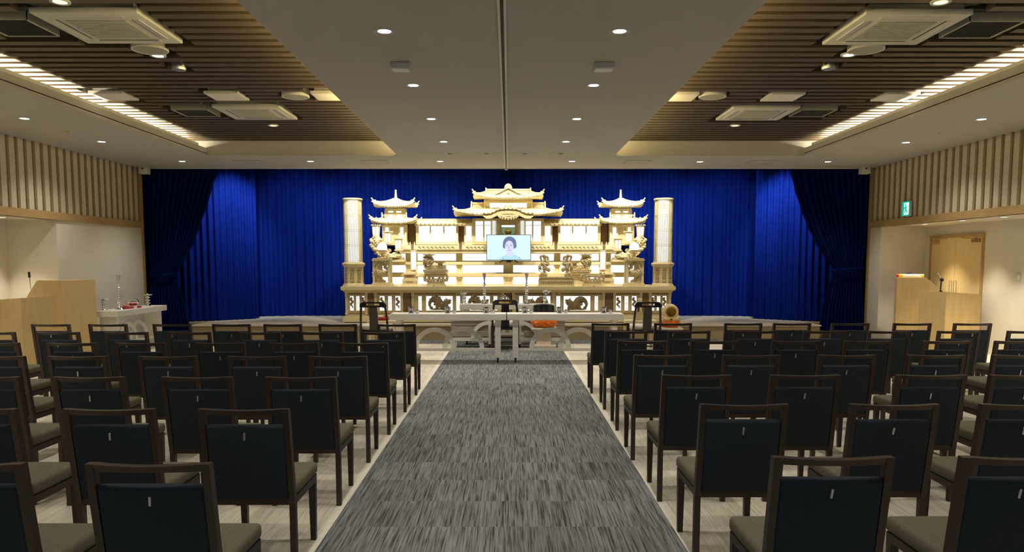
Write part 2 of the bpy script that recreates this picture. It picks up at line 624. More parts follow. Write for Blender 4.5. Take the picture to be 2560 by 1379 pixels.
struct('wall_rear', mb, 'wall_white')
mb = MB()
for a in (-2.6, -.03, 2.54): mb.box(a, a + .06, YR - .09, YR - .01, 1.2, 2.8)
mb.box(-2.6, 2.6, YR - .09, YR - .01, 1.2, 1.26); mb.box(-2.6, 2.6, YR - .09, YR - .01, 2.74, 2.8)
wn = struct('window_1', mb, 'white_plastic')
MB().box(-2.54, 2.54, YR - .06, YR - .05, 1.26, 2.74).build('window_pane', 'glass_pane', wn)
mb = MB()
mb.box(-8.2, 8.2, 19.1, 19.2, 0, 4.4); mb.box(-8.3, -8.2, YS, 19.2, 0, 4.4); mb.box(8.2, 8.3, YS, 19.2, 0, 4.4)
struct('wall_stage', mb, 'plenum')
mb = MB().box(-8.3, 8.3, YS, 19.2, 4.4, 4.5)
struct('ceiling_stage', mb, 'plenum')

# partition track along the centre of the ceiling
mb = MB()
mb.cur = 0
mb.box(-.088, -.068, YR, YS, ZC - .012, ZC + .01); mb.box(-.04, -.02, YR, YS, ZC - .012, ZC + .01)
mb.cur = 1
mb.box(-.07, -.038, YR, YS, ZC - .003, ZC + .01)
mb.cur = 0
mb.box(-.085, -.025, YS - .05, YS + .012, ZC - .035, ZC + .01)
struct('trim_6', mb, ['lip', 'vent_dark'])
# stage opening edge strip
struct('trim_7', MB().box(-7.5, 7.42, YS - .03, YS, ZC - .012, ZC), 'lip')

# double door in the recess on the exit-sign side
xb = 8.41
y0, y1 = 13.5, 15.22
dr = MB()
for a, b in ((y0, y0 + .05), (y1 - .05, y1)): dr.box(xb - .03, xb + .02, a, b, 0, 2.12)
dr.box(xb - .034, xb + .015, y0 - .003, y1 + .003, 2.07, 2.125)
door = struct('door_1', dr, 'trim_wood')
ym = (y0 + y1) / 2
for a, b, hy in ((y0 + .05, ym - .003, ym - .07), (ym + .003, y1 - .05, ym + .07)):
    lf = MB().box(xb - .012, xb + .02, a, b, .01, 2.07).build('door_leaf', 'door_wood', door)
    MB().tube([(xb - .015, hy, .95), (xb - .06, hy, .95), (xb - .06, hy, 1.25), (xb - .015, hy, 1.25)], .01).build('door_handle', 'dull_metal', lf)
    cy = a + .16 if a < ym - .4 else b - .16
    MB().rbox(xb - .06, xb - .012, cy - .11, cy + .11, 1.96, 2.02, .006, 1).tube([(xb - .04, cy, 2.03), (xb - .12, (cy + ym) / 2, 2.05), (xb - .03, ym + (cy - ym) * .4, 2.06)], .008).build('door_closer', 'brass', lf)
sw = MB().rbox(xb - .012, xb, 12.50, 12.60, 1.28, 1.43, .004, 1)
sw = sw.build('light_switch', 'white_plastic', loc=(xb, 12.55, 1.28))
tag(sw, 'white light switch plate on the pale wall beside the double door', 'light switch')
MB().box(xb - .018, xb - .011, 12.53, 12.57, 1.32, 1.39).build('rocker', 'white_paper', sw)

# ================================================================== CEILING FITTINGS
mbr = MB().lathe([(.052, -.001), (.078, -.006), (.082, -.004), (.082, .012), (.05, .012)], seg=24)


def downlight_proto(name, label, lensmat):
    t = thing(name, label, 'ceiling light')
    mbr.build('trim_ring', 'white_plastic', t, world=False)
    MB().lathe([(.001, -.003), (.056, -.002), (.056, .004), (.001, .004)], seg=20).build('lens', lensmat, t, world=False)
    return t


dl = [None]


def downlight(x, y, z, label, group, power, target=None, size=105, warm=False, color=(1, .93, .82)):
    if dl[0] is None:
        dl[0] = downlight_proto('downlight', label, 'lens')
        t = dl[0]
        t.location = (x, y, z); t['label'] = label
    else:
        t = dup(dl[0], (x, y, z), 0, label, group)
    t['group'] = group
    if power:
        spot('downlight_lamp', (x, y, z - .015), (x, y, 0) if target is None else target, power, size, .7, color)
    return t


G = 'downlights of the centre ceiling panel'
for u, side in ((961, -1), (1549, 1)): pass
cols = [[(961, 78), (1033, 213), (1078, 297), (1109, 354)], [(1549, 78), (1484, 213), (1442, 297), (1415, 354)]]
names = ['table-side', 'exit-sign-side']
for ci, colm in enumerate(cols):
    pts = [F(u, v, ZC) for u, v in colm]
    xm = sum(p[0] for p in pts) / 4
    for k, (x, y) in enumerate(pts):
        downlight(x, y, ZC, 'round downlight, %s from the stage in the %s row of the centre panel' % (ORD[4 - k], ('vase-table side' if ci == 0 else 'exit-sign side')), G, LIGHT_DOWN * (1, 1, 1.7, 2.3)[k])
    for y in (4.6, 2.65):
        spot('downlight_lamp', (xm, y, ZC - .015), (xm, y, 0), LIGHT_DOWN, 105, .7, (1, .93, .82))
for (u, v), side, place in (((1100, 403), 'vase-table side', 'centre'), ((1430, 403), 'exit-sign side', 'centre'), ((776, 403), 'vase-table side', 'middle'), ((1750, 404), 'exit-sign side', 'middle'), ((455, 403), 'vase-table side', 'outer'), ((2070, 404), 'exit-sign side', 'outer')):
    x, y = F(u, v, ZC)
    downlight(x, y, ZC, 'small lit downlight by the stage edge, %s one on the %s' % (place, side), 'downlights along the stage edge', LIGHT_DOWN * 1.7)
for pts, side in (([(61, 296), (254, 354)], 'vase-table side'), ([(2454, 298), (2265, 356)], 'exit-sign side')):
    q = [F(u, v, ZC) for u, v in pts]
    for k, (x, y) in enumerate(q):
        downlight(x, y, ZC, 'downlight in soffit above the battened wall, %s, %s from stage' % (side, 'second' if k else 'third'), 'downlights above the battened walls', LIGHT_DOWN * 1.3, size=135)
    dy = q[1][1] - q[0][1]
    for k in (1, 2, 3, 4):
        spot('downlight_lamp', (q[0][0], q[0][1] - k * dy, ZC - .015), (q[0][0], q[0][1] - k * dy, 0), LIGHT_DOWN * 1.3, 135, .7, (1, .93, .82))
for u, v in ((5, 543), (2312, 560), (2407, 551), (2510, 542)):
    x, y = F(u, v, ZB)
    lab = 'lit downlight in the low recess soffit, vase-table side' if u < 100 else 'lit downlight in the recess soffit by the double door, %s from stage' % {2312: 'first', 2407: 'second', 2510: 'third'}[u]
    downlight(x, y, ZB, lab, 'downlights in the low recess soffits', LIGHT_WALL, size=84, color=(1, .88, .66))
for x, y in ((-8.05, 8.1), (-8.05, 5.0), (7.9, 8.5), (7.9, 6.0)):
    spot('downlight_lamp', (x, y, ZB - .02), (x, y, 0), LIGHT_WALL, 95, .7, (1, .88, .66))
for k, (x, y) in enumerate(SPOTS):
    lit = k in (0, 3)
    side = 'vase-table side' if k < 3 else 'exit-sign side'
    where = ['beside the round grille', 'beyond the stage-end air conditioner', 'before the entrance-end air conditioner'][k % 3]
    t = downlight(x, y, ZS - .006, '%s downlight among slats %s, %s' % ('bright white' if lit else 'warm glowing', where, side), 'downlights among the slats', LIGHT_DOWN * 1.1, size=120)
    if k % 3 == 2: spot('downlight_lamp', (x, 3.6, ZS - .02), (x, 3.6, 0), LIGHT_DOWN * 1.1, 120, .7, (1, .93, .82))
    if not lit:
        for c in t.children:
            if c.name.startswith('lens'):
                c.data = c.data.copy(); c.data.materials[0] = M['lens_warm']
    for c in t.children: pass
for k, (x, y) in enumerate(DARKS):
    t = thing('ceiling_spotlight', 'small unlit spotlight in a dark cut-out among slats, %s' % ('vase-table side' if k == 0 else 'exit-sign side'), 'ceiling light', (x, y, ZS - .02), group='unlit spotlights among the slats')
    MB().box(x - .13, x + .13, y - .13, y + .13, ZS + .07, ZS + .1).build('backing_plate', 'vent_dark', t)
    MB().lathe([(.03, 0), (.075, -.004), (.08, .02), (.08, .09)], (x, y, ZS - .015), 20).build('housing', 'dull_metal', t)
for u, v, side, pl in ((1125, 384, 'vase-table side', 'outer'), (1217, 384, 'vase-table side', 'inner'), (1312, 384, 'exit-sign side', 'inner'), (1402, 384, 'exit-sign side', 'outer')):
    x, y = F(u, v, ZC)
    t = thing('spotlight_socket', 'small unlit spotlight opening near the stage edge, %s of the %s' % (pl, side), 'ceiling light', (x, y, ZC - .004), group='unlit spotlight openings')
    MB().lathe([(.035, 0), (.06, -.003), (.062, .006), (.035, .006)], (x, y, ZC), 20).build('trim_ring', 'vent_grey', t)
    MB().cyl((x, y, ZC - .002), .04, .006).build('opening', 'vent_dark', t)

# air conditioners
for k, (x, y) in enumerate(CASS):
    side = 'vase-table side' if k < 2 else 'exit-sign side'
    t = thing('ceiling_air_conditioner', 'square white ceiling air conditioner among timber slats, %s, %s the stage' % (side, 'farther from' if k % 2 == 0 else 'nearer to'), 'air conditioner', (x, y, ZS - .008), group='ceiling air conditioners')
    z = ZS - .008
    MB().box(x - .56, x + .56, y - .56, y + .56, ZS + .10, ZS + .13).build('backing_plate', 'vent_dark', t)
    mb = MB().rbox(x - .475, x + .475, y - .475, y + .475, z, z + .05, .006, 2)
    mb.box(x - .42, x + .42, y - .42, y + .42, z + .04, ZS + .1)
    mb.build('panel', 'white_plastic', t)
    mb = MB()
    mb.box(x - .27, x + .27, y - .27, y + .27, z - .008, z + .004)
    gr = mb.build('intake_grille', 'vent_grey', t)
    mb = MB()
    for i in range(17):
        yy = y - .25 + i * .031
        mb.box(x - .255, x + .255, yy - .004, yy + .004, z - .012, z - .006)
    mb.build('grille_bars', 'white_plastic', gr)
    for dx, dy in ((-1, 0), (1, 0), (0, -1), (0, 1)):
        if dx:
            MB().box(x + dx * .375 - .03, x + dx * .375 + .03, y - .3, y + .3, z - .005, z + .003).box(x + dx * .4 - .004, x + dx * .4 + .004, y - .29, y + .29, z - .008, z - .004).build('air_flap', 'white_plastic', t)
            MB().box(x + dx * .343 - .006, x + dx * .343 + .006, y - .29, y + .29, z - .004, z + .002).build('air_slot', 'vent_dark', t)
        else:
            MB().box(x - .3, x + .3, y + dy * .375 - .03, y + dy * .375 + .03, z - .005, z + .003).build('air_flap', 'white_plastic', t)
            MB().box(x - .29, x + .29, y + dy * .343 - .006, y + dy * .343 + .006, z - .004, z + .002).build('air_slot', 'vent_dark', t)
for k, (x, y) in enumerate(GRILLE):
    t = thing('ceiling_vent', 'dark mesh air vent with thin pale frame beside %s air conditioner, %s' % ('the entrance-end' if k % 2 == 0 else 'the stage-end', 'vase-table side' if k < 2 else 'exit-sign side'), 'air vent', (x, y, ZS), group='dark ceiling vents')
    MB().box(x - .34, x + .34, y - .36, y + .36, ZS + .075, ZS + .1).build('backing_plate', 'vent_dark', t)
    mb = MB()
    w, h, z0 = .26, .27, ZS - .004
    mb.box(x - w, x + w, y - h, y - h + .02, z0, ZS + .08); mb.box(x - w, x + w, y + h - .02, y + h, z0, ZS + .08)
    mb.box(x - w, x - w + .02, y - h, y + h, z0, ZS + .08); mb.box(x + w - .02, x + w, y - h, y + h, z0, ZS + .08)
    mb.build('frame', 'vent_grey', t)
    mb = MB().box(x - w + .02, x + w - .02, y - h + .02, y + h - .02, ZS + .012, ZS + .02)
    for i in range(22):
        xx = x - w + .03 + i * (2 * w - .06) / 21
        mb.box(xx - .003, xx + .003, y - h + .02, y + h - .02, ZS + .002, ZS + .012)
    mb.build('mesh_screen', 'vent_dark', t)
for k, (x, y) in enumerate(SQUARE):
    side = 'vase-table side' if k < 3 else 'exit-sign side'
    wh = ['by the glowing cove', 'midway across the slats', 'against the centre panel'][k % 3]
    t = thing('ceiling_access_panel', 'flat square pale panel set in the slats %s, %s' % (wh, side), 'ceiling panel', (x, y, ZS - .01), group='square panels among the slats')
    mb = MB().rbox(x - .225, x + .225, y - .225, y + .225, ZS - .01, ZS + .03, .005, 1)
    mb.box(x - .18, x + .18, y - .18, y + .18, ZS + .02, ZS + .1)
    mb.build('frame', 'white_plastic', t)
    MB().box(x - .2, x + .2, y - .2, y + .2, ZS - .013, ZS - .009).build('cover', 'lip', t)
for k, (x, y) in enumerate(ROUND):
    side = 'vase-table side' if k < 2 else 'exit-sign side'
    t = thing('ceiling_speaker', 'round pale speaker grille among the slats, %s, %s' % ('near the bright downlight' if k % 2 == 0 else 'between two square panels', side), 'speaker', (x, y, ZS - .01), group='round ceiling speakers')
    MB().lathe([(.165, -.002), (.175, -.006), (.18, 0), (.18, .1), (.15, .1)], (x, y, ZS - .006), 32).build('rim', 'white_plastic', t)
    MB().lathe([(.001, -.008), (.1, -.007), (.166, -.002), (.166, .004)], (x, y, ZS - .006), 32).build('grille', 'vent_grey', t)
# white boxes under the centre panel, wall speakers, stage-edge hatches, sprinklers
for k, (u0, u1) in enumerate(((975, 1024), (1487, 1537))):
    x0, ya = F(u0, 170, 3.47); x1, _ = F(u1, 170, 3.47)
    t = thing('emergency_light', 'small white box fixture hung under the centre ceiling panel, %s' % ('vase-table side' if k == 0 else 'exit-sign side'), 'light fixture', ((x0 + x1) / 2, ya, 3.47), group='white box fixtures on the ceiling')
    MB().rbox(x0, x1, ya, ya + .16, 3.47, ZC, .006, 1).build('housing', 'white_plastic', t)
    MB().box(x0 + .015, x1 - .015, ya + .015, ya + .145, 3.466, 3.472).build('lens_panel', 'white_paper', t)
for k, (u0, u1) in enumerate(((350, 372), (2151, 2172))):
    y = 15.6
    x0, zt = P(u0, 409, y); x1, zb = P(u1, 435, y)
    t = thing('wall_speaker', 'small white box speaker under the ceiling corner by the dark curtain, %s' % ('vase-table side' if k == 0 else 'exit-sign side'), 'speaker', ((x0 + x1) / 2, y, zb), group='white corner speakers')
    MB().rbox(x0, x1, y - .08, y + .08, zb, zt, .008, 2).build('cabinet', 'white_plastic', t)
    MB().lathe([(.001, 0), (.02, 0), (.02, .004), (.001, .004)], seg=14, xf=Matrix.Translation(((x0 + x1) / 2, y - .08, (zb + zt) / 2)) @ Matrix.Rotation(pi / 2, 4, 'X')).build('dot_lens', 'vent_dark', t)
    MB().box((x0 + x1) / 2 - .02, (x0 + x1) / 2 + .02, y - .02, y + .02, zt - .005, ZC).build('bracket', 'white_plastic', t)
for u, side, pl in ((625, 'vase-table side', 'outer'), (938, 'vase-table side', 'inner'), (1592, 'exit-sign side', 'inner'), (1904, 'exit-sign side', 'outer')):
    x, y = F(u, 404, ZC)
    t = thing('ceiling_hatch', 'flush cream access hatch in the stage-edge soffit, %s on the %s' % (pl, side), 'ceiling hatch', (x, y, ZC - .006), group='hatches along the stage edge')
    mb = MB()
    for a, b, c2, d2 in ((-.24, .24, -.24, -.225), (-.24, .24, .225, .24), (-.24, -.225, -.24, .24), (.225, .24, -.24, .24)):
        mb.box(x + a, x + b, y + c2, y + d2, ZC - .006, ZC + .003)
    mb.build('frame', 'vent_grey', t)
    MB().box(x - .22, x + .22, y - .22, y + .22, ZC - .005, ZC + .003).build('cover', 'ceiling_paint', t)
for k, (u, v) in enumerate(((165, 328), (2352, 331))):
    x, y = F(u, v, ZC)
    t = thing('fire_sprinkler', 'small round brown sprinkler cap in the side soffit, %s' % ('vase-table side' if k == 0 else 'exit-sign side'), 'sprinkler', (x, y, ZC - .01), group='soffit sprinklers')
    MB().lathe([(.001, -.014), (.03, -.012), (.045, -.004), (.045, .004)], (x, y, ZC), 18).build('cap', 'brass', t)
    MB().cyl((x, y, ZC - .03), .008, .02, 10).build('head', 'dull_metal', t)

# cove lamps hidden behind the soffit edges
for x, lab, m, z in ((-5.80, 'bright warm light strip in the ceiling cove, vase-table side', 'cove_glow', 3.61), (5.67, 'bright warm light strip in the ceiling cove, exit-sign side', 'cove_glow', 3.61),
                     (-1.93, 'dim warm light strip behind the centre panel edge, vase-table side', 'cove_dim', 3.59), (1.83, 'dim warm light strip behind the centre panel edge, exit-sign side', 'cove_dim', 3.59)):
    t = thing('cove_light', lab, 'cove light', (x, 5, z - .015), group='cove lights')
    MB().box(x - .025, x + .025, YR + .1, YE - .15, z - .015, z).build('housing', 'white_plastic', t)
    MB().box(x - .015, x + .015, YR + .1, YE - .15, z, z + .012).build('tube', m, t)

# exit sign on the wall
W = WALLX[1]
ys0, ys1 = 14.22, 14.50
zs0, zs1 = 2.46, 2.74
t = thing('exit_sign', 'green and white running-man exit sign on the battened wall', 'exit sign', (W - .06, (ys0 + ys1) / 2, zs0))
MB().rbox(W - .075, W - .03, ys0, ys1, zs0, zs1, .006, 1).build('housing', 'white_plastic', t)
mb = MB()
xs = W - .077
mb.cur = 0
mb.box(xs, xs + .003, ys0 + .008, ys1 - .008, zs0 + .008, zs1 - .008)
mb.cur = 1
mb.box(xs - .002, xs, ys0 + .03, ys1 - .085, zs0 + .03, zs1 - .03)       # white doorway
mb.cur = 0


def sy(a): return ys1 - a * (ys1 - ys0)
def sz(b): return zs0 + b * (zs1 - zs0)


yy = sy(.52)
mb.ball((xs - .003, sy(.50), sz(.76)), .022, 12, 6, (.15, 1, 1))
for pl, r in (([(.50, .66), (.55, .45)], .022), ([(.55, .45), (.44, .34), (.50, .18)], .014), ([(.55, .45), (.66, .36), (.74, .22)], .014), ([(.48, .64), (.36, .56), (.33, .46)], .010), ([(.52, .64), (.64, .60), (.70, .66)], .010)):
    for (a, b), (c3, d3) in zip(pl, pl[1:]):
        p, q = Vector((0, sy(a), sz(b))), Vector((0, sy(c3), sz(d3)))
        n = Vector((0, -(q - p).z, (q - p).y)).normalized() * r
        mb.prism([((p + n).y, (p + n).z), ((q + n).y, (q + n).z), ((q - n).y, (q - n).z), ((p - n).y, (p - n).z)], 'x', xs - .005, xs - .002)
mb.cur = 1
mb.prism([(sy(.86), sz(.5)), (sy(.78), sz(.62)), (sy(.78), sz(.54)), (sy(.74), sz(.54)), (sy(.74), sz(.46)), (sy(.78), sz(.46)), (sy(.78), sz(.38))], 'x', xs - .004, xs - .001)
mb.build('sign_face', ['green_lit', 'white_lit'], t)

# ================================================================== CURTAINS


def interp(tab, z):
    """tab: (z, value) from the top down"""
    if z >= tab[0][0]: return tab[0][1]
    for (za, a), (zb2, b) in zip(tab, tab[1:]):
        if z >= zb2:
            k = (za - z) / (za - zb2)
            k = k * k * (3 - 2 * k) * .5 + k * .5
            return a + (b - a) * k
    return tab[-1][1]


def cloth(name, label, group, path, z0, z1, folds, amp, seed, nz=10, per=8):
    """hanging pleated cloth along a floor-plan path"""
    rnd = random.Random(seed)
    pts = [Vector((*p, 0)) for p in path]
    ln = [0]
    for a, b in zip(pts, pts[1:]): ln.append(ln[-1] + (b - a).length)
    n = folds * per
    mb = MB()
    vs = []
    ph = [rnd.uniform(-.5, .5) for _ in range(folds + 2)]
    am = [rnd.uniform(.6, 1.25) for _ in range(folds + 2)]
    for j in range(nz + 1):
        zf = j / nz
        for i in range(n + 1):
            s = i / n * ln[-1]
            for k in range(len(pts) - 1):
                if s <= ln[k + 1] + 1e-6: break
            f = (s - ln[k]) / (ln[k + 1] - ln[k])
            p = pts[k].lerp(pts[k + 1], f)
            t = (pts[k + 1] - pts[k]).normalized()
            nrm = Vector((t.y, -t.x, 0))
            fi = int(i / per)
            a = amp * (am[fi] * (1 - (i / per - fi)) + am[fi + 1] * (i / per - fi))
            w = sin(2 * pi * i / per + ph[fi] * sin(pi * (i / per - fi)) + .5 * zf) * a * (1.1 - .3 * zf)
            q = p + nrm * w
            vs.append((q.x, q.y, z0 + (z1 - z0) * zf + (.012 * sin(i * .37 + seed) if j == 0 else 0)))
    fs = [(j * (n + 1) + i, j * (n + 1) + i + 1, (j + 1) * (n + 1) + i + 1, (j + 1) * (n + 1) + i) for j in range(nz) for i in range(n)]
    mb.add(vs, fs)
    o = mb.build(name, 'blue_cloth', loc=(pts[0].x, pts[0].y, z0), angle=180)
    tag(o, label, 'curtain', group)
    return o


cloth('stage_backcloth', 'royal blue pleated curtain hanging across the back of the stage behind the altar', None,
      [(-6.55, 18.05), (-5.9, 18.35), (-5.2, 18.55), (5.1, 18.55), (5.8, 18.35), (6.45, 18.05)], .31, 4.38, 62, .05, 3)
for s in (-1, 1):
    nm = 'vase-table side' if s < 0 else 'exit-sign side'
    xe = -5.80 if s < 0 else 5.66
    xo = -7.0 if s < 0 else 6.9
    pth = [(xo, 16.6), (xe - s * -.0, 17.55)]
    pth = [(xo * 1.1, 16.7), (xo, 16.75), ((xo + xe) / 2 + s * .1, 17.0), (xe, 17.6)]
    cloth('stage_side_curtain', 'bright blue side curtain hanging between the tied dark curtain and the backcloth, %s' % nm, 'blue side curtains',
          pth if s < 0 else pth[::-1], .31 if False else .315, 4.38, 16, .045, 7 + s)

for s in (-1, 1):
    nm = 'vase-table side' if s < 0 else 'exit-sign side'
    Yc = 15.99
    if s < 0:
        inner = [(422, 547), (470, 531), (500, 522), (560, 503), (600, 487), (650, 462), (687, 441), (700, 443), (730, 453), (770, 466), (826, 476)]
        outer = [(422, 361), (520, 363), (600, 368), (687, 375), (826, 371)]
    else:
        inner = [(422, 1974), (470, 1985), (520, 2000), (560, 2015), (600, 2034), (640, 2058), (672, 2082), (685, 2079), (720, 2068), (770, 2053), (826, 2046)]
        outer = [(422, 2176), (520, 2174), (600, 2168), (672, 2156), (700, 2157), (826, 2161)]
    ti = [(PZ(v, Yc), PXx(u, Yc, PZ(v, Yc))) for v, u in inner]
    to = [(PZ(v, Yc), PXx(u, Yc, PZ(v, Yc))) for v, u in outer]
    zt, zbm = 3.9, ti[-1][0]
    ztie = PZ(687 if s < 0 else 672, Yc)
    rnd = random.Random(4 + s)
    nf, per, nz = 13, 8, 44
    n = nf * per
    ph = [rnd.uniform(-.6, .6) for _ in range(nf + 2)]
    vs = []
    for j in range(nz + 1):
        z = zbm + (zt - zbm) * j / nz
        xi, xo = interp(ti, z), interp(to, z)
        k = min(1, abs(z - ztie) / .9)
        amp = .028 + .03 * k
        for i in range(n + 1):
            f = i / n
            fi = int(i / per)
            x = xo + (xi - xo) * f
            yq = Yc + sin(2 * pi * i / per + ph[min(fi, nf)]) * amp + .05 * (1 - k) * sin(pi * f)
            # the gathered cloth sags towards its tie
            vs.append((x, yq, z + (.006 * sin(i * .6) if j == 0 else 0)))
    fs = [(j * (n + 1) + i, j * (n + 1) + i + 1, (j + 1) * (n + 1) + i + 1, (j + 1) * (n + 1) + i) for j in range(nz) for i in range(n)]
    xm = (ti[-1][1] + to[-1][1]) / 2
    t = thing('tied_curtain', 'dark navy curtain gathered by a tie at the stage edge, %s' % nm, 'curtain', (xm, Yc, zbm), group='dark tied curtains')
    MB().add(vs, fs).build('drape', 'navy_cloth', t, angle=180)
    xi, xo = interp(ti, ztie), interp(to, ztie)
    pts = []
    for i in range(25):
        a = 2 * pi * i / 24
        pts.append(((xi + xo) / 2 + (xi - xo) / 2 * 1.03 * cos(a), Yc + .10 * sin(a), ztie + .03 * cos(a) * s * -1))
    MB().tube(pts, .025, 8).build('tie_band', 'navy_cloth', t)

# ================================================================== AUDIENCE CHAIRS
def make_chair():
    t = thing('padded_chair', '', 'chair')
    w = .2275
    # local: faces +y, origin on the floor between the rear legs
    b = dict(world=False)
    MB().rbox(-w + .004, w - .004, .025, .475, .385, .455, .022, 3).build('seat', 'chair_cloth', t, **b)
    mb = MB()
    mb.box(-w + .01, w - .01, .01, .035, .345, .385); mb.box(-w + .01, w - .01, .435, .46, .345, .385)
    mb.box(-w + .01, -w + .035, .03, .44, .345, .385); mb.box(w - .035, w - .01, .03, .44, .345, .385)
    mb.build('seat_frame', 'chair_wood', t, **b)
    for s in (-1, 1):
        x = s * (w - .016)
        # rear leg, straight; front leg, tapered
        MB().prism([(x - .0155, 0), (x + .0155, 0), (x + .0155, .385), (x - .0155, .385)], 'y', -.018, .018).build('leg', 'chair_wood', t, **b)
        fx = s * (w - .03)
        vs = [(fx - .015, .43, 0), (fx + .015, .43, 0), (fx + .015, .46, 0), (fx - .015, .46, 0),
              (fx - .02, .42, .385), (fx + .02, .42, .385), (fx + .02, .462, .385), (fx - .02, .462, .385)]
        MB().add(vs, [(3, 2, 1, 0), (4, 5, 6, 7), (0, 1, 5, 4), (1, 2, 6, 5), (2, 3, 7, 6), (3, 0, 4, 7)]).build('leg', 'chair_wood', t, **b)
    # back frame: raked stiles, bowed top rail, bottom rail
    mb = MB()

    def yb(z): return -.0 - .085 * max(0, (z - .36) / .51)
    for s in (-1, 1):
        x = s * (w - .015)
        zz = [.36, .53, .70, .87]
        vs, fs = [], []
        for z in zz:
            for dx, dy in ((-.015, -.02), (.015, -.02), (.015, .018), (-.015, .018)):
                vs.append((x + dx, yb(z) + dy, z))
        for i in range(3):
            for k in range(4):
                fs.append((i * 4 + k, i * 4 + (k + 1) % 4, i * 4 + 4 + (k + 1) % 4, i * 4 + 4 + k))
        fs += [(3, 2, 1, 0), (12, 13, 14, 15)]
        mb.add(vs, fs)
    n = 10
    vs, fs = [], []
    for i in range(n + 1):
        f = -1 + 2 * i / n
        x = f * (w - .03)
        bow = -.022 * (1 - f * f)
        for z, dy in ((.842, -.016), (.842, .016), (.87, .018), (.87, -.02)):
            vs.append((x, yb(z) + dy + bow, z - (.004 * (1 - f * f) if z > .85 else 0)))
    for i in range(n):
        for k in range(4):
            fs.append((i * 4 + k, i * 4 + (k + 1) % 4, i * 4 + 4 + (k + 1) % 4, i * 4 + 4 + k))
    fs += [(0, 1, 2, 3), (n * 4 + 3, n * 4 + 2, n * 4 + 1, n * 4)]
    mb.add(vs, fs)
    mb.box(-w + .03, w - .03, yb(.37) - .018, yb(.37) + .016, .358, .386)
    mb.build('back_frame', 'chair_wood', t, **b)
    # padded back between the stiles
    rot = Matrix.Translation((0, yb(.386), .386)) @ Matrix.Rotation(math.atan(.085 / .51), 4, 'X')
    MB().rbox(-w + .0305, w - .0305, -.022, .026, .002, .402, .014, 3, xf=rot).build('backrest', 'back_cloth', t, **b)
    rot2 = rot @ Matrix.Translation((0, -.024, .352)) @ Matrix.Rotation(R(4), 4, 'Y')
    MB().rbox(-.0055, .0055, -.008, .003, -.02, .02, .002, 1, xf=rot2).build('coupling_clip', 'dull_metal', t, **b)
    return t


CHW = .455
# per row from the front: photo height of the top rail, then each rail's two ends (None = cut off or hidden)
CH_L = [(810, [(944, 1038), (796.5, 891), (659, 753), (531, 624), (382, 476), (220, 316), (75.6, 174)]),
        (830, [(904, 1010), (750, 856), (592, 701), (418, 525), (260, 367), (88, 196), (None, 35)]),
        (856.8, [(846, 968), (672.6, 794), (487, 609), (287, 411), (115, 241), (None, 45)]),
        (890.5, [(772, 915), (568, 712), (345, 489.5), (117, 264), (None, 59)]),
        (942.5, [(662, 839), (402, 580), (130, 310), (None, 45)]),
        (1023, [(493.6, 720), (154, 384), (None, 36)]),
        (1160.5, [(207.5, 527.5), (None, 54)])]
CH_R = [(807.8, [(1480, 1573), (1637, 1729.6), (1813, 1905), (1934.6, 2027.5), (2079.7, 2173.7), (2235, 2330), (2386.7, 2480.7)]),
        (827, [(1513, 1618.6), (1670.7, 1776), (1836, 1942.6), (2009.5, 2116), (2172.6, 2277), (2348, 2451), (2521.5, None)]),
        (852, [(1546, 1665.7), (1728.5, 1848.5), (1931, 2052), (2111, 2232.6), (2308.5, 2431), (2490, None)]),
        (887.4, [(1587, 1728), (1809, 1951.6), (2048, 2190.7), (2271, 2415), (2484, None)]),
        (937.5, [(1657, 1829), (1928, 2102), (2244, 2418), (2478.5, None)]),
        (1011, [(1752, 1972), (2128, 2350.5), (2456, None)]),
        (1144, [(1934, 2238), (2408, None)])]
chair0 = make_chair()
first = True
for side, rows in (('vase-table side', CH_L), ('exit-sign side', CH_R)):
    for ri, (v, chairs) in enumerate(rows):
        y = F(PX, v, .87)[1] + .105
        for ci, (ua, ub) in enumerate(chairs):
            yr = y - .1
            if ua is None:
                x = PXx(ub, yr, .87) - CHW / 2
            elif ub is None:
                x = PXx(ua, yr, .87) + CHW / 2
            else:
                x = (PXx(ua, yr, .87) + PXx(ub, yr, .87)) / 2
            lab = 'dark padded chair, %s row behind the incense tables, %s from the aisle, %s' % (ORD[ri + 1], ORD[ci + 1], side)
            if first:
                chair0.location = (x, y, 0); chair0['label'] = lab; chair0['group'] = 'audience chairs'
                first = False
            else:
                dup(chair0, (x, y, 0), 0, lab, 'audience chairs')


# ================================================================== TABLES WITH ARCHED SIDES
def make_table():
    t = thing('incense_table', '', 'table')
    b = dict(world=False)
    MB().rbox(-.925, .925, -.21, .21, .69, .79, .006, 1).build('tabletop', 'white_wood', t, **b)
    for x in (-.79, .79):
        lg = MB().box(x - .045, x + .045, -.14, .14, .085, .69).build('leg', 'white_wood', t, **b)
        for y in (-.09, .09):
            mb = MB().tube([(x - .012, y, .032), (x + .012, y, .032)], .032, 14)
            mb.box(x - .016, x + .016, y - .012, y + .012, .04, .086)
            mb.build('caster', 'black_gloss', lg, **b)
    MB().box(-.745, .745, -.03, .03, .178, .222).build('stretcher', 'white_wood', t, **b)
    for cx, y in ((-.23, -.016), (.23, .016)):
        MB().arch(cx, .222, .338, .265, y - .014, y + .014).build('arch', 'white_wood', t, **b)
    return t


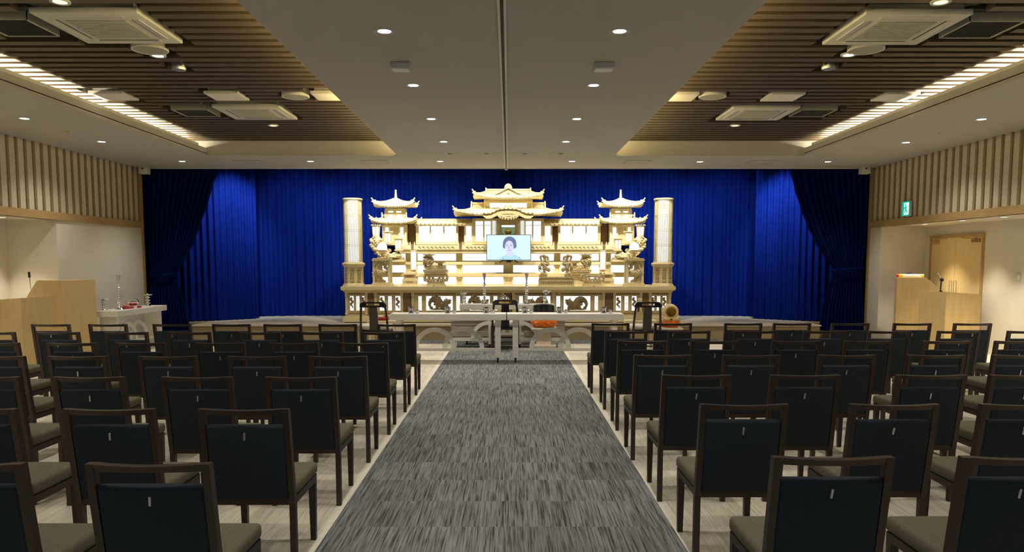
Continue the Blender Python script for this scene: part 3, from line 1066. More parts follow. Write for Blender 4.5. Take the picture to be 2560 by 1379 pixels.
xa = (PXx(973, 12.0, .79) + PXx(1266, 12.0, .79)) / 2
xb2 = (PXx(1266, 12.0, .79) + PXx(1560, 12.0, .79)) / 2
tb = make_table()
tb.location = (xa, 12.2, 0); tb['label'] = 'long whitewashed incense table facing the aisle, on the vase-table half'
tb['group'] = 'incense tables'
dup(tb, (xb2 + .004, 12.2, 0), 0, 'long whitewashed incense table facing the aisle, on the exit-sign half', 'incense tables')
dup(tb, (-6.76, 13.62, 0), pi / 2, 'long whitewashed table along the side wall carrying spare silver candlesticks', 'incense tables')
dup(tb, (PXx(1268, 14.9, .8), 14.93, 0), 0, 'long whitewashed table before the altar carrying two tall silver candlesticks', 'incense tables')
ZT = .79


def lathe_thing(name, label, cat, parts, loc, group=None):
    """parts: (part name, profile, material)"""
    t = thing(name, label, cat, loc, 0, group)
    for pn, prof, m in parts:
        MB().lathe(prof, seg=20).build(pn, m, t, world=False)
    return t


# incense burner and powder pot pairs on the two front tables
bt = [1027, 1119, 1215.5, 1312, 1399, 1509.5]
st_ = [1043, 1135, 1232, 1328, 1415, 1526.5]
seat_names = ['first', 'second', 'third', 'fourth', 'fifth', 'sixth']
p_b = p_s = None
for k in range(6):
    x, y = PXx(bt[k], 12.08, .8), 12.1
    lab = '%s large chrome incense burner from the vase-table end of the front tables' % seat_names[k]
    if p_b is None:
        p_b = lathe_thing('incense_burner', lab, 'incense burner', [
            ('foot', [(.03, 0), (.046, .0), (.047, .008), (.038, .014)], 'silver'),
            ('bowl', [(.038, .012), (.044, .018), (.045, .085), (.044, .09)], 'silver'),
            ('rim', [(.044, .088), (.05, .09), (.05, .105), (.044, .107), (.042, .098), (.001, .096)], 'silver')], (x, y, ZT), 'burners on the front tables')
    else:
        dup(p_b, (x, y, ZT), 0, lab, 'burners on the front tables')
    x = PXx(st_[k], 12.08, .8)
    lab = '%s small chrome powder pot from the vase-table end of the front tables' % seat_names[k]
    if p_s is None:
        p_s = lathe_thing('incense_pot', lab, 'incense pot', [
            ('foot', [(.02, 0), (.03, .0), (.03, .006), (.024, .01)], 'silver'),
            ('bowl', [(.024, .008), (.028, .014), (.029, .05)], 'silver'),
            ('lid', [(.029, .048), (.033, .05), (.033, .056), (.012, .063), (.006, .072), (.001, .074)], 'silver')], (x, 12.1, ZT), 'powder pots on the front tables')
    else:
        dup(p_s, (x, 12.1, ZT), 0, lab, 'powder pots on the front tables')


def beads(z0, z1, n, r0, r1):
    pr = []
    for i in range(n * 8 + 1):
        f = i / (n * 8)
        pr.append((r0 + (r1 - r0) * (.5 - .5 * cos(2 * pi * f * n)), z0 + (z1 - z0) * f))
    return pr


YB = 14.88
p_c = None
for u, side in ((1211, 'vase-table side'), (1316.5, 'exit-sign side')):
    x = PXx(u, YB, 1.1)
    lab = 'tall beaded silver candlestick on the table before the altar, %s' % side
    if p_c is None:
        p_c = lathe_thing('candlestick', lab, 'candlestick', [
            ('foot', [(.075, 0), (.075, .012), (.05, .03), (.025, .05), (.018, .07)], 'silver'),
            ('stem', beads(.06, .40, 8, .013, .034), 'silver'),
            ('candle_cup', [(.016, .39), (.022, .41), (.012, .43), (.014, .46), (.018, .50), (.036, .585), (.04, .6), (.034, .6), (.001, .55)], 'white_plastic')], (x, YB, ZT), 'candlesticks before the altar')
    else:
        dup(p_c, (x, YB, ZT), 0, lab, 'candlesticks before the altar')
# lotus vases
rnd = random.Random(11)


def lotus_vase(name, label, loc, h, lean, seed, rx=.05):
    rnd = random.Random(seed)
    t = thing(name, label, 'vase', loc, 0, 'silver lotus vases')
    MB().lathe([(.045, 0), (.048, .012), (.024, .035), (.02, .05), (.04, .09), (.042, .11), (.026, .13), (.034, .15), (.028, .15), (.02, .13)], seg=18).build('vase_body', 'silver', t, world=False)
    for k in range(7):
        a = 2 * pi * k / 7 + rnd.uniform(-.2, .2)
        hh = h * rnd.uniform(.6, 1)
        dx, dy = cos(a) * rx + lean * hh * .5, sin(a) * .04
        mb = MB().tube([(cos(a) * .012, sin(a) * .012, .13), (dx * .5, dy * .5, .13 + hh * .5), (dx, dy, .13 + hh * .85)], .0035, 6)
        if k % 2:
            mb.ball((dx, dy, .13 + hh * .9), .022, 10, 6, (.7, .7, 1.3))
        else:
            mb.lathe([(.001, 0), (.02, .008), (.036, .022), (.034, .024), (.001, .006)], (dx, dy, .13 + hh * .82), 14)
        mb.build('lotus_stem', 'silver', t, world=False)
    return t


lotus_vase('lotus_vase', 'silver lotus vase on the altar-side table, beside the vase-table side candlestick', (PXx(1160, YB, .9), YB, ZT), .12, -.2, 1)
lotus_vase('lotus_vase', 'silver lotus vase with leaning fronds standing behind the black singing bowl', (PXx(1362, YB, .9), YB, ZT), .14, .55, 5, .06)
lathe_thing('lidded_censer', 'ornate silver lidded censer with gold band on the table before the altar', 'incense burner', [
    ('gold_band', [(.04, 0), (.075, .0), (.085, .014), (.085, .03), (.075, .042), (.05, .045)], 'gold'),
    ('bowl', beads(.044, .10, 1, .06, .105), 'silver'),
    ('lid', [(.06, .098), (.085, .102), (.07, .125), (.035, .145), (.014, .152), (.018, .165), (.001, .178)], 'silver')], (PXx(1262, YB, .85), YB, ZT))

# spare ware on the side-wall table
def on_side(u, v): return F(u, v, ZT)
x, y = on_side(255, 774)
x, y = -6.89, 12.90
lathe_thing('short_candlestick', 'short silver candlestick at the lectern end of the side-wall table', 'candlestick', [
    ('foot', [(.055, 0), (.055, .01), (.03, .03), (.02, .04)], 'silver'), ('stem', beads(.035, .17, 3, .016, .045), 'silver'),
    ('drip_pan', [(.02, .165), (.03, .175), (.10, .195), (.105, .2), (.03, .19), (.01, .215), (.001, .218)], 'silver')], (x, y, ZT), 'ware on the side-wall table')
c = dup(p_c, (-6.70, 13.06, ZT), 0, 'tall beaded silver candlestick on the side-wall table by the lecterns', 'ware on the side-wall table')
lathe_thing('short_candlestick', 'short silver candlestick at the stage end of the side-wall table', 'candlestick', [
    ('foot', [(.055, 0), (.055, .01), (.03, .03), (.02, .04)], 'silver'), ('stem', beads(.035, .19, 3, .016, .045), 'silver'),
    ('drip_pan', [(.02, .185), (.03, .195), (.10, .215), (.105, .22), (.03, .21), (.01, .235), (.001, .238)], 'silver')], (-6.74, 14.18, ZT), 'ware on the side-wall table')
t = lathe_thing('incense_burner', 'silver incense burner on a red lacquer base, middle of the side-wall table', 'incense burner', [
    ('lacquer_base', [(.13, 0), (.14, .015), (.13, .03), (.05, .032)], 'red_silk'),
    ('bowl', [(.05, .03), (.04, .04), (.085, .07), (.1, .10), (.09, .14), (.07, .15), (.08, .16), (.07, .162), (.06, .14)], 'silver')], (-6.74, 13.62, ZT), 'ware on the side-wall table')
mb = MB().tube([(-6.66, 13.20, ZT + .018), (-6.62, 13.36, ZT + .018)], .014, 10)
bm_ = thing('bell_beater', 'small red padded beater lying on the side-wall table', 'beater', (-6.7, 13.2, ZT))
mb.build('stick', 'red_silk', bm_)
MB().ball((-6.67, 13.185, ZT + .036), .036).build('head', 'red_silk', bm_)
lathe_thing('small_cup', 'small white cup on the aisle edge of the side-wall table', 'cup', [('bowl', [(.015, 0), (.02, .005), (.03, .03), (.034, .05), (.03, .05), (.02, .012)], 'white_paper')], (-6.60, 13.42, ZT))

# ================================================================== PRIESTS' CHAIRS, DESK, DRUMS
def make_priest_chair():
    t = thing('priest_chair', '', 'chair')
    b = dict(world=False)
    w, h = .245, .93
    # legs run up into the curved back
    for s in (-1, 1):
        MB().tube([(s * (w - .01), -.02, 0), (s * (w - .015), 0, .25), (s * (w - .012), .005, .44)], [.02, .022, .024], 10).build('leg', 'priest_wood', t, **b)
        MB().tube([(s * (w - .005), .44, 0), (s * (w - .01), .43, .25), (s * (w - .012), .43, .42)], [.018, .022, .024], 10).build('leg', 'priest_wood', t, **b)
    MB().rbox(-w, w, -.02, .46, .38, .43, .012, 2).build('seat_frame', 'priest_wood', t, **b)
    for y in (0, .43):
        MB().tube([(-w + .02, y, .16 + y * .1), (w - .02, y, .16 + y * .1)], .012, 8).build('stretcher', 'priest_wood', t, **b)
    mb = MB()
    for s in (-1, 1):
        mb.tube([(s * (w - .012), .0, .42), (s * (w - .02), -.03, .62), (s * (w - .035), -.075, .80), (s * (w - .05), -.09, .86)], [.022, .02, .019, .019], 10)
    pl = []
    for i in range(9):
        a = pi - (pi / 2) * i / 8
        pl.append((-w + .085 + .07 * cos(a), .85 + .08 * sin(a)))
    out = pl + [(-p[0], p[1]) for p in pl[::-1]]
    hole0 = [(-.095 + .018 * cos(a), .885 + .018 * sin(a)) for a in [pi / 2 + pi * i / 8 for i in range(9)]]
    hole = hole0 + [(-p[0], p[1]) for p in hole0[::-1]]
    lo = [(w - .055, .845), (-w + .055, .845)]
    # rail outline split above and below its slot
    zt = .93
    top = [p for p in out]
    left = [(-w + .015, .845)] + pl + [(-.0, .93), (0, .903), (-.095, .903)] + hole0[1:] + [(0, .867), (0, .838), (-w + .06, .838)]
    rt = [(-p[0], p[1]) for p in left][::-1]
    xf = Matrix.Translation((0, -.09, 0))
    mb.prism(left, 'y', -.018, .018, xf)
    mb.prism(rt, 'y', -.018, .018, xf)
    mb.build('back_frame', 'priest_wood', t, **b)
    pts = [(-.02, .43), (-.035, .62), (-.08, .80), (-.092, .845)]
    vs, fs = [], []
    for (y, z), hw in zip(pts, (.075, .075, .068, .066)):
        for dx, dy in ((-hw, -.009), (hw, -.009), (hw, .009), (-hw, .009)):
            vs.append((dx, y + dy, z))
    for i in range(3):
        for k in range(4):
            fs.append((i * 4 + k, i * 4 + (k + 1) % 4, i * 4 + 4 + (k + 1) % 4, i * 4 + 4 + k))
    fs += [(3, 2, 1, 0), (12, 13, 14, 15)]
    MB().add(vs, fs).build('splat', 'priest_wood', t, **b)
    MB().rbox(-w - .02, w + .02, .012, .475, .432, .52, .04, 4).build('cushion', 'cream_cushion', t, **b)
    return t


pc = make_priest_chair()
pc['group'] = 'priest chairs'
pc.location = (PXx(933.5, 13.0, .9), 13.05, 0)
pc['label'] = 'dark lacquered chair with slotted rail by the vase-table end of the front tables'
dup(pc, (PXx(1263, 13.7, .9), 13.78, 0), 0, 'dark lacquered chair with slotted rail facing the altar between the incense tables', 'priest chairs')
dup(pc, (PXx(1619.5, 13.0, .9), 13.05, 0), 0, 'dark lacquered chair with slotted rail before the gold wooden drum', 'priest chairs')

# low desk in front of the central chair
yd = 14.28
x0, x1 = PXx(1114, yd, .53), PXx(1426, yd, .53)
xm = (x0 + x1) / 2
t = thing('sutra_desk', 'low wide altar desk with pale top and mauve drawers behind the central dark chair', 'desk', (xm, yd + .15, 0))
MB().rbox(x0, x1, yd, yd + .32, .505, .535, .006, 1).build('desktop', 'white_wood', t)
for a, b_ in ((x0 + .1, xm - .31), (xm + .31, x1 - .1)):
    MB().box(a, b_, yd + .05, yd + .29, .19, .505).build('cabinet_body', 'mauve_panel', t)
    for z in (.20, .305, .41):
        MB().rbox(a + .012, b_ - .012, yd + .038, yd + .05, z + .006, z + .095, .003, 1).build('drawer', 'mauve_panel', t)
    MB().box(a, b_, yd + .03, yd + .05, .293, .302).build('rail_strip', 'white_paper', t)
MB().box(x0 + .1, x1 - .1, yd + .04, yd + .29, .12, .185).build('plinth', 'white_wood', t)
for a in (x0 + .16, x1 - .16):
    MB().box(a - .05, a + .05, yd + .06, yd + .27, 0, .12).build('foot', 'white_wood', t)
for s, u in ((-1, 1224), (1, 1300)):
    lx = PXx(u, yd, .3)
    lg = MB().box(lx - .024, lx + .024, yd - .02, yd + .028, .065, .505).build('leg', 'white_wood', t)
    MB().ball((lx, yd, .032), .032, 12, 6, (.6, 1, 1)).box(lx - .012, lx + .012, yd - .012, yd + .012, .04, .066).build('caster', 'black_gloss', lg)
    mb = MB()
    if s < 0: mb.arch(lx - .024, .17, .33, .26, yd - .012, yd + .012, pi / 2, pi, 16)
    else: mb.arch(lx + .024, .17, .33, .26, yd - .012, yd + .012, 0, pi / 2, 16)
    mb.build('quarter_arch', 'white_wood', t)


def bun_cushion(name, label, loc, rx, h, mat, group=None):
    t = thing(name, label, 'cushion', loc, 0, group)
    mb = MB().lathe([(.001, .004), (rx * .75, 0), (rx * .95, h * .2), (rx, h * .5), (rx * .95, h * .8), (rx * .72, h), (rx * .3, h * .93), (.001, h * .92)], seg=32)
    mb.build('cover', mat, t, world=False)
    for k in range(6):
        a = 2 * pi * k / 6 - pi / 2 + .3
        MB().ball((cos(a) * rx * .9, sin(a) * rx * .9, h * .55), h * .3, 10, 6).build('tassel_knot', mat, t, world=False)
    return t


# singing bowl on its cushion and stand
xg, yg = PXx(1360.5, 13.75, .6), 13.95
t = thing('bowl_stand', 'pale wooden stand under the orange cushion and black singing bowl', 'stand', (xg, yg, 0))
MB().rbox(xg - .235, xg + .235, yg - .2, yg + .2, .37, .415, .008, 1).build('top', 'stand_wood', t)
MB().box(xg - .13, xg + .13, yg - .11, yg + .11, .10, .37).build('pedestal', 'stand_wood', t)
MB().rbox(xg - .22, xg + .22, yg - .19, yg + .19, .05, .10, .008, 1).build('base', 'stand_wood', t)
for sx in (-1, 1):
    for sy_ in (-1, 1):
        MB().ball((xg + sx * .19, yg + sy_ * .16, .025), .025, 10, 6).build('caster', 'black_gloss', t)
        MB().ball((xg + sx * .215, yg + sy_ * .185, .425), .016, 10, 6).build('corner_knob', 'stand_wood', t)
MB().box(xg - .02, xg + .09, yg - .205, yg - .2, .38, .41).build('paper_tag', 'white_paper', t)
bun_cushion('orange_cushion', 'round orange brocade cushion under the black singing bowl', (xg, yg, .415), .225, .15, 'orange_silk')
t = thing('singing_bowl', 'large black singing bowl on an orange cushion behind the incense table', 'singing bowl', (xg, yg, .553))
MB().lathe([(.06, 0), (.15, .01), (.195, .07), (.2, .15), (.197, .24), (.19, .27), (.175, .275), (.17, .25), (.18, .15), (.001, .03)], seg=36).build('bowl', 'black_gloss', t, world=False)

# wooden drum on the far side
xq, yq = PXx(1678, 13.6, .7), 13.7
t = thing('drum_stand', 'small pale wooden stand under the gold fish drum', 'stand', (xq, yq, 0))
MB().rbox(xq - .2, xq + .2, yq - .19, yq + .19, .40, .44, .008, 1).build('top', 'stand_wood', t)
MB().rbox(xq - .12, xq + .12, yq - .11, yq + .11, .33, .40, .02, 2).build('neck', 'stand_wood', t)
for sx in (-1, 1):
    for sy_ in (-1, 1):
        MB().box(xq + sx * .15 - .02, xq + sx * .15 + .02, yq + sy_ * .14 - .02, yq + sy_ * .14 + .02, 0, .40).build('leg', 'stand_wood', t)
MB().box(xq - .16, xq + .16, yq - .15, yq + .15, .12, .15).build('shelf', 'stand_wood', t)
bun_cushion('orange_cushion', 'round orange brocade cushion under the gold wooden fish drum', (xq, yq, .44), .175, .13, 'orange_silk')
t = thing('fish_drum', 'gold wooden fish drum with hollow mouth on an orange cushion', 'wooden drum', (xq, yq, .56))
xm_ = Matrix.Translation((0, 0, .15)) @ Matrix.Rotation(pi / 2, 4, 'X')
MB().lathe([(.001, -.14), (.06, -.13), (.11, -.095), (.14, -.045), (.15, 0), (.145, .05), (.125, .095), (.108, .115), (.096, .112), (.09, .09)], seg=36, xf=xm_, caps=False).build('body', 'pale_wood', t, world=False, angle=80)
MB().lathe([(.001, -.02), (.05, .0), (.08, .04), (.091, .09), (.098, .113)][::-1], seg=36, xf=xm_, caps=False).build('hollow', 'amber_wood', t, world=False, angle=80)
mb = MB()
for s in (-1, 1):
    mb.tube([(s * .03, -.10, .012), (s * .09, -.12, .03), (s * .135, -.08, .06), (s * .145, -.02, .09)], [.03, .034, .03, .012], 10)
mb.build('carved_tail', 'pale_wood', t, world=False)

# low side stands by the outer chairs
def side_stand(label, x0, x1, y, zt, pos):
    t = thing('side_stand', label, 'small table', ((x0 + x1) / 2, y, 0), 0, 'low stands beside the outer dark chairs')
    MB().rbox(x0, x1, y - .2, y + .2, zt - .045, zt, .006, 1).build('tabletop', 'hinoki', t)
    MB().box(x0 + .06, x1 - .06, y - .165, y - .15, zt - .12, zt - .05).build('apron', 'shade_wood', t)
    for a in (x0 + .05, x1 - .05):
        for dy in (-.16, .16):
            MB().box(a - .022, a + .022, y + dy - .022, y + dy + .022, 0, zt - .045).build('leg', 'hinoki', t)
    MB().box(x0 + .07, x1 - .07, y - .012, y + .012, .12, .16).build('stretcher', 'hinoki', t)
    return t


za = .54
side_stand('low pale stand holding a red cushion by the vase-table side dark chair', PXx(918, 13.9, za), PXx(990, 13.9, za), 14.05, za, 0)
side_stand('low pale stand holding a wooden post by the drum side dark chair', PXx(1562, 13.9, za), PXx(1643, 13.9, za), 14.05, za, 1)
xr = PXx(957, 13.9, .6)
t = thing('red_cushion', 'glossy red cushion with white trim on the low pale stand', 'cushion', (xr, 14.0, za))
MB().rbox(xr - .1, xr + .1, 13.88, 14.12, za, za + .06, .028, 3).build('cover', 'red_silk', t)
MB().rbox(xr - .085, xr - .01, 13.9, 14.0, za + .058, za + .085, .012, 2).build('white_bundle', 'white_paper', t)
MB().ball((xr + .05, 13.97, za + .075), .03, 12, 8, (1.3, 1, .6)).build('red_knot', 'red_silk', t)
xr = PXx(1599, 13.9, .7)
t = thing('gong_post', 'short wooden post with hanging dark mallet behind the outer dark chair', 'post', (xr, 14.02, za))
MB().prism([(xr - .085, za), (xr + .085, za), (xr + .065, za + .17), (xr - .065, za + .17)], 'y', 13.97, 14.07).build('base', 'hinoki_carved', t)
MB().box(xr - .02, xr + .02, 14.0, 14.04, za + .17, za + .36).build('stem', 'hinoki_carved', t)
MB().rbox(xr - .02, xr + .06, 13.98, 14.06, za + .31, za + .40, .02, 2).build('finial', 'hinoki', t)
MB().tube([(xr - .01, 13.97, za + .16), (xr - .012, 13.97, za + .25)], .016, 8).build('mallet', 'priest_wood', t)

# ================================================================== LECTERNS
def tall_lectern(label, loc, rz):
    """front towards -x local; slope on the +x side"""
    t = thing('tall_lectern', label, 'lectern', loc, rz, 'tall lecterns')
    prof = [(-.40, 0), (.40, 0), (.40, .98), (.36, 1.0), (.10, 1.30), (.06, 1.32), (-.40, 1.32)]
    b = dict(world=False)
    for y in (-.33, .30):
        MB().prism(prof, 'y', y, y + .03).build('side_panel', 'lectern_wood', t, **b)
    MB().box(-.40, -.375, -.30, .30, .0, 1.305).build('front_panel', 'lectern_wood', t, **b)
    MB().box(-.398, .06, -.30, .30, 1.29, 1.318).build('top_shelf', 'lectern_wood', t, **b)
    MB().prism([(.055, 1.29), (.085, 1.305), (.37, .985), (.35, .96)], 'y', -.30, .30).build('reading_slope', 'lectern_wood', t, **b)
    MB().box(-.375, .38, -.30, .30, .5, .525).build('shelf', 'lectern_wood', t, **b)
    return t


def low_lectern(label, loc, rz):
    t = thing('low_lectern', label, 'lectern', loc, rz, 'low lecterns')
    b = dict(world=False)
    prof = [(-.40, 0), (.40, 0), (.40, 1.0), (.34, 1.05), (-.40, 1.10)]
    for y in (-.28, .25):
        MB().prism(prof, 'y', y, y + .03).build('side_panel', 'lectern_wood', t, **b)
    MB().box(-.40, -.375, -.25, .25, .0, 1.088).build('front_panel', 'lectern_wood', t, **b)
    MB().prism([(-.39, 1.075), (-.39, 1.098), (.34, 1.048), (.395, 1.0), (.38, .985)], 'y', -.25, .25).build('top', 'lectern_wood', t, **b)
    MB().box(-.375, .38, -.25, .25, .45, .475).build('shelf', 'lectern_wood', t, **b)
    return t


# exit-sign side pair
xA, yA = 7.30, 14.2
rzA = R(-24)
LA = tall_lectern('tall sloping lectern near the double door with white roll and microphone', (7.80, 14.45, 0), rzA)
LB = low_lectern('shorter plain lectern in front of the tall one near the double door', (7.78, 13.40, 0), R(18))
# vase-table side pair: turned the other way round
LC = tall_lectern('tall sloping lectern beside the side-wall table of silver ware', (-7.29, 12.34, 0), pi - R(18))
LD = low_lectern('shorter plain lectern in the recess corner next to its taller twin', (-7.20, 11.14, 0), pi - R(18))
mA = Matrix.Translation((7.80, 14.45, 0)) @ Matrix.Rotation(rzA, 4, 'Z')
mC = Matrix.Translation((-7.29, 12.34, 0)) @ Matrix.Rotation(pi - R(18), 4, 'Z')


def thing_at(m, name, label, cat, p, group=None):
    q = m @ Vector(p)
    return thing(name, label, cat, tuple(q), m.to_euler().z, group)


t = thing_at(mA, 'paper_roll', 'white rolled sheet with red and yellow ends lying on the tall lectern', 'roll', (-.2, -.2, 1.322))
MB().tube([(-.1, 0, .03), (.2, 0, .03)], .03, 14).build('paper_tube', 'white_paper', t, world=False)
MB().tube([(-.17, 0, .03), (-.1, 0, .03)], .031, 14).tube([(.2, 0, .03), (.25, 0, .03)], .031, 14).build('yellow_band', 'yellow_plastic', t, world=False)
MB().tube([(-.21, 0, .032), (-.17, 0, .032)], .034, 14).build('red_cap', 'red_plastic', t, world=False)
t = thing_at(mA, 'black_case', 'small black object behind the white roll on the tall lectern', 'case', (-.16, .02, 1.319))
MB().rbox(-.07, .07, -.05, .05, 0, .09, .02, 2).build('case_body', 'black_matt', t, world=False)
MB().rbox(-.03, .03, -.01, .01, .088, .105, .006, 1).build('case_handle', 'black_matt', t, world=False)
slope = math.atan2(.32, .28)
t = thing_at(mA, 'document_frame', 'small framed sheet lying on the slope of the tall lectern', 'frame', (.13, -.2, 1.27))
xf = Matrix.Rotation(slope, 4, 'Y')
MB().box(0, .2, -.08, .08, -.002, .01, xf).build('frame_border', 'dull_metal', t, world=False)
MB().box(.012, .188, -.068, .068, .009, .012, xf).build('sheet', 'white_paper', t, world=False)
MB().box(.05, .15, -.04, .04, .0115, .013, xf).build('picture', 'hinoki_carved', t, world=False)
t = thing_at(mA, 'gooseneck_microphone', 'black clip-on microphone holder standing on the tall lectern slope', 'microphone', (.33, -.22, 1.06))
MB().cyl((0, 0, -.03), .035, .05, 14).build('base', 'black_matt', t, world=False)
MB().tube([(0, 0, .0), (0, -.005, .1), (.005, -.01, .18), (.01, -.01, .23)], .012, 8).build('neck', 'black_matt', t, world=False)
MB().ball((.01, -.01, .22), .036, 10, 6).build('clamp', 'black_matt', t, world=False)
MB().tube([(.03, -.01, .21), (-.02, -.01, .30), (-.045, -.01, .36)], [.012, .014, .02], 8).build('microphone_head', 'dull_metal', t, world=False)
t = thing_at(mC, 'gooseneck_microphone', 'thin grey microphone rising behind the tall lectern in the recess', 'microphone', (.30, .25, 1.10))
MB().cyl((0, 0, -.03), .03, .03, 12).build('base', 'dull_metal', t, world=False)
MB().tube([(0, 0, .0), (.02, 0, .14), (.03, 0, .26)], .008, 8).build('neck', 'dull_metal', t, world=False)
MB().tube([(.03, 0, .26), (.035, 0, .35)], .018, 10).build('microphone_head', 'black_matt', t, world=False)

# ================================================================== THE ALTAR
UC = 1270.5


def HX(u, Y):
    return (UC - u) * (Y * _c + .03) / FPX


XC = PXx(UC, 16.6, 1.5)
YF, YBK = 16.5, 18.0


def Z(v, Y=YF):
    return PZ(v, Y)


def serpent(mb, pts, rad, xf=None, flat=.5, legs=True, seed=0):
    """carved coiling dragon: thick body, crest knobs, head and claws"""
    rnd = random.Random(seed)
    sm = []
    P3 = [Vector(p) for p in pts]
    for i in range(len(P3) - 1):
        p0, p1, p2, p3 = P3[max(i - 1, 0)], P3[i], P3[i + 1], P3[min(i + 2, len(P3) - 1)]
        for k in range(8):
            f = k / 8
            sm.append(.5 * ((2 * p1) + (p2 - p0) * f + (2 * p0 - 5 * p1 + 4 * p2 - p3) * f * f + (3 * p1 - p0 - 3 * p2 + p3) * f ** 3))
    sm.append(P3[-1])
    n = len(sm)
    rr = [rad * (.35 + .75 * min(1, 2.2 * i / n)) * (1 + .12 * sin(i * 1.9)) for i in range(n)]
    mb.tube([tuple(p) for p in sm], rr, 10, flat=1.0, xf=xf)
    for i in range(3, n - 2, 3):
        for a in (-.6, 0, .6):
            mb.ball(tuple(sm[i] + Vector((0, -rr[i] * .82, 0)) + Vector((-(sm[i] - sm[i - 1]).normalized().z, 0, (sm[i] - sm[i - 1]).normalized().x)) * rr[i] * a), rr[i] * .3, 6, 4, xf=xf)
    for i in range(2, n - 1, 2):
        t = (sm[i] - sm[i - 1]).normalized()
        nn = Vector((-t.z, 0, t.x))
        q = sm[i] + nn * rr[i] * .95
        mb.ball(tuple(q), rr[i] * .38, 6, 4, (1, flat, 1), xf)
    h = sm[-1]
    t = (sm[-1] - sm[-3]).normalized()
    mb.ball(tuple(h), rad * 1.25, 10, 6, (1.15, .8, .95), xf)
    mb.ball(tuple(h + t * rad * 1.3 + Vector((0, 0, -rad * .3))), rad * .7, 8, 5, (1.2, .8, .7), xf)
    for s in (-1, 1):
        mb.tube([tuple(h + Vector((0, s * rad * .4, rad * .8))), tuple(h + Vector((-t.x * rad * 1.2, s * rad * .7, rad * 2.0)))], [rad * .25, rad * .08], 6, xf=xf)
    if legs:
        for f in (.35, .62, .82):
            i = int(f * n)
            p = sm[i]
            dx = rad * (1.6 if i % 2 else -1.6)
            mb.tube([tuple(p), tuple(p + Vector((dx, 0, -rad * 1.2))), tuple(p + Vector((dx * 1.6, 0, -rad * 2.2)))], [rad * .55, rad * .42, rad * .3], 6, xf=xf)
            for c in (-1, 0, 1):
                mb.ball(tuple(p + Vector((dx * 1.6 + c * rad * .5, 0, -rad * 2.4))), rad * .3, 6, 4, xf=xf)
    return mb


# ---------------------------------------------------------------- base
base = thing('altar_table', 'long pale wooden altar base with backlit dragon panels on the stage', 'altar', (XC, YF, .302))
xs_ = HX(851, 16.35)
zt, zs, zc = Z(715.8, 16.35), Z(724.4, 16.35), Z(731)
MB().box(XC - xs_, XC + xs_, 16.35, YBK, zs, zt).build('table_slab', 'hinoki', base)
xi = HX(862, YF)
mb = MB().prism([(xi, zc - .002), (xs_ - .02, zs), (-xs_ + .02, zs), (-xi, zc - .002)], 'y', 16.44, YBK - .02, Matrix.Translation((XC, 0, 0)))
mb.box(XC - xs_ + .015, XC + xs_ - .015, 16.38, YBK - .01, zs - .018, zs + .001)
mb.build('cornice', 'hinoki', base)
zp0, zp1, zp2 = .302, Z(793, 16.38), Z(788)
xp = HX(855, 16.36)
mb = MB().box(XC - xp, XC + xp, 16.36, YBK, zp0 + .02, zp1)
mb.prism([(xp, zp1), (xp - .06, zp2), (-xp + .06, zp2), (-xp, zp1)], 'y', 16.40, YBK - .02, Matrix.Translation((XC, 0, 0)))
mb.build('plinth', 'hinoki', base)
MB().box(XC - xp + .03, XC + xp - .03, 16.40, YBK - .1, zp0, zp0 + .022).build('shadow_strip', 'black_matt', base)  # black strip stands in for the shadow gap below the plinth


def bx(mb, s, ua, ub, ya, yb, va, vb, Yr=YF):
    return mb.box(XC - s * -1 * 0 + s * HX(ua, Yr) * 1.0, XC + s * HX(ub, Yr), ya, yb, Z(va, Yr), Z(vb, Yr))


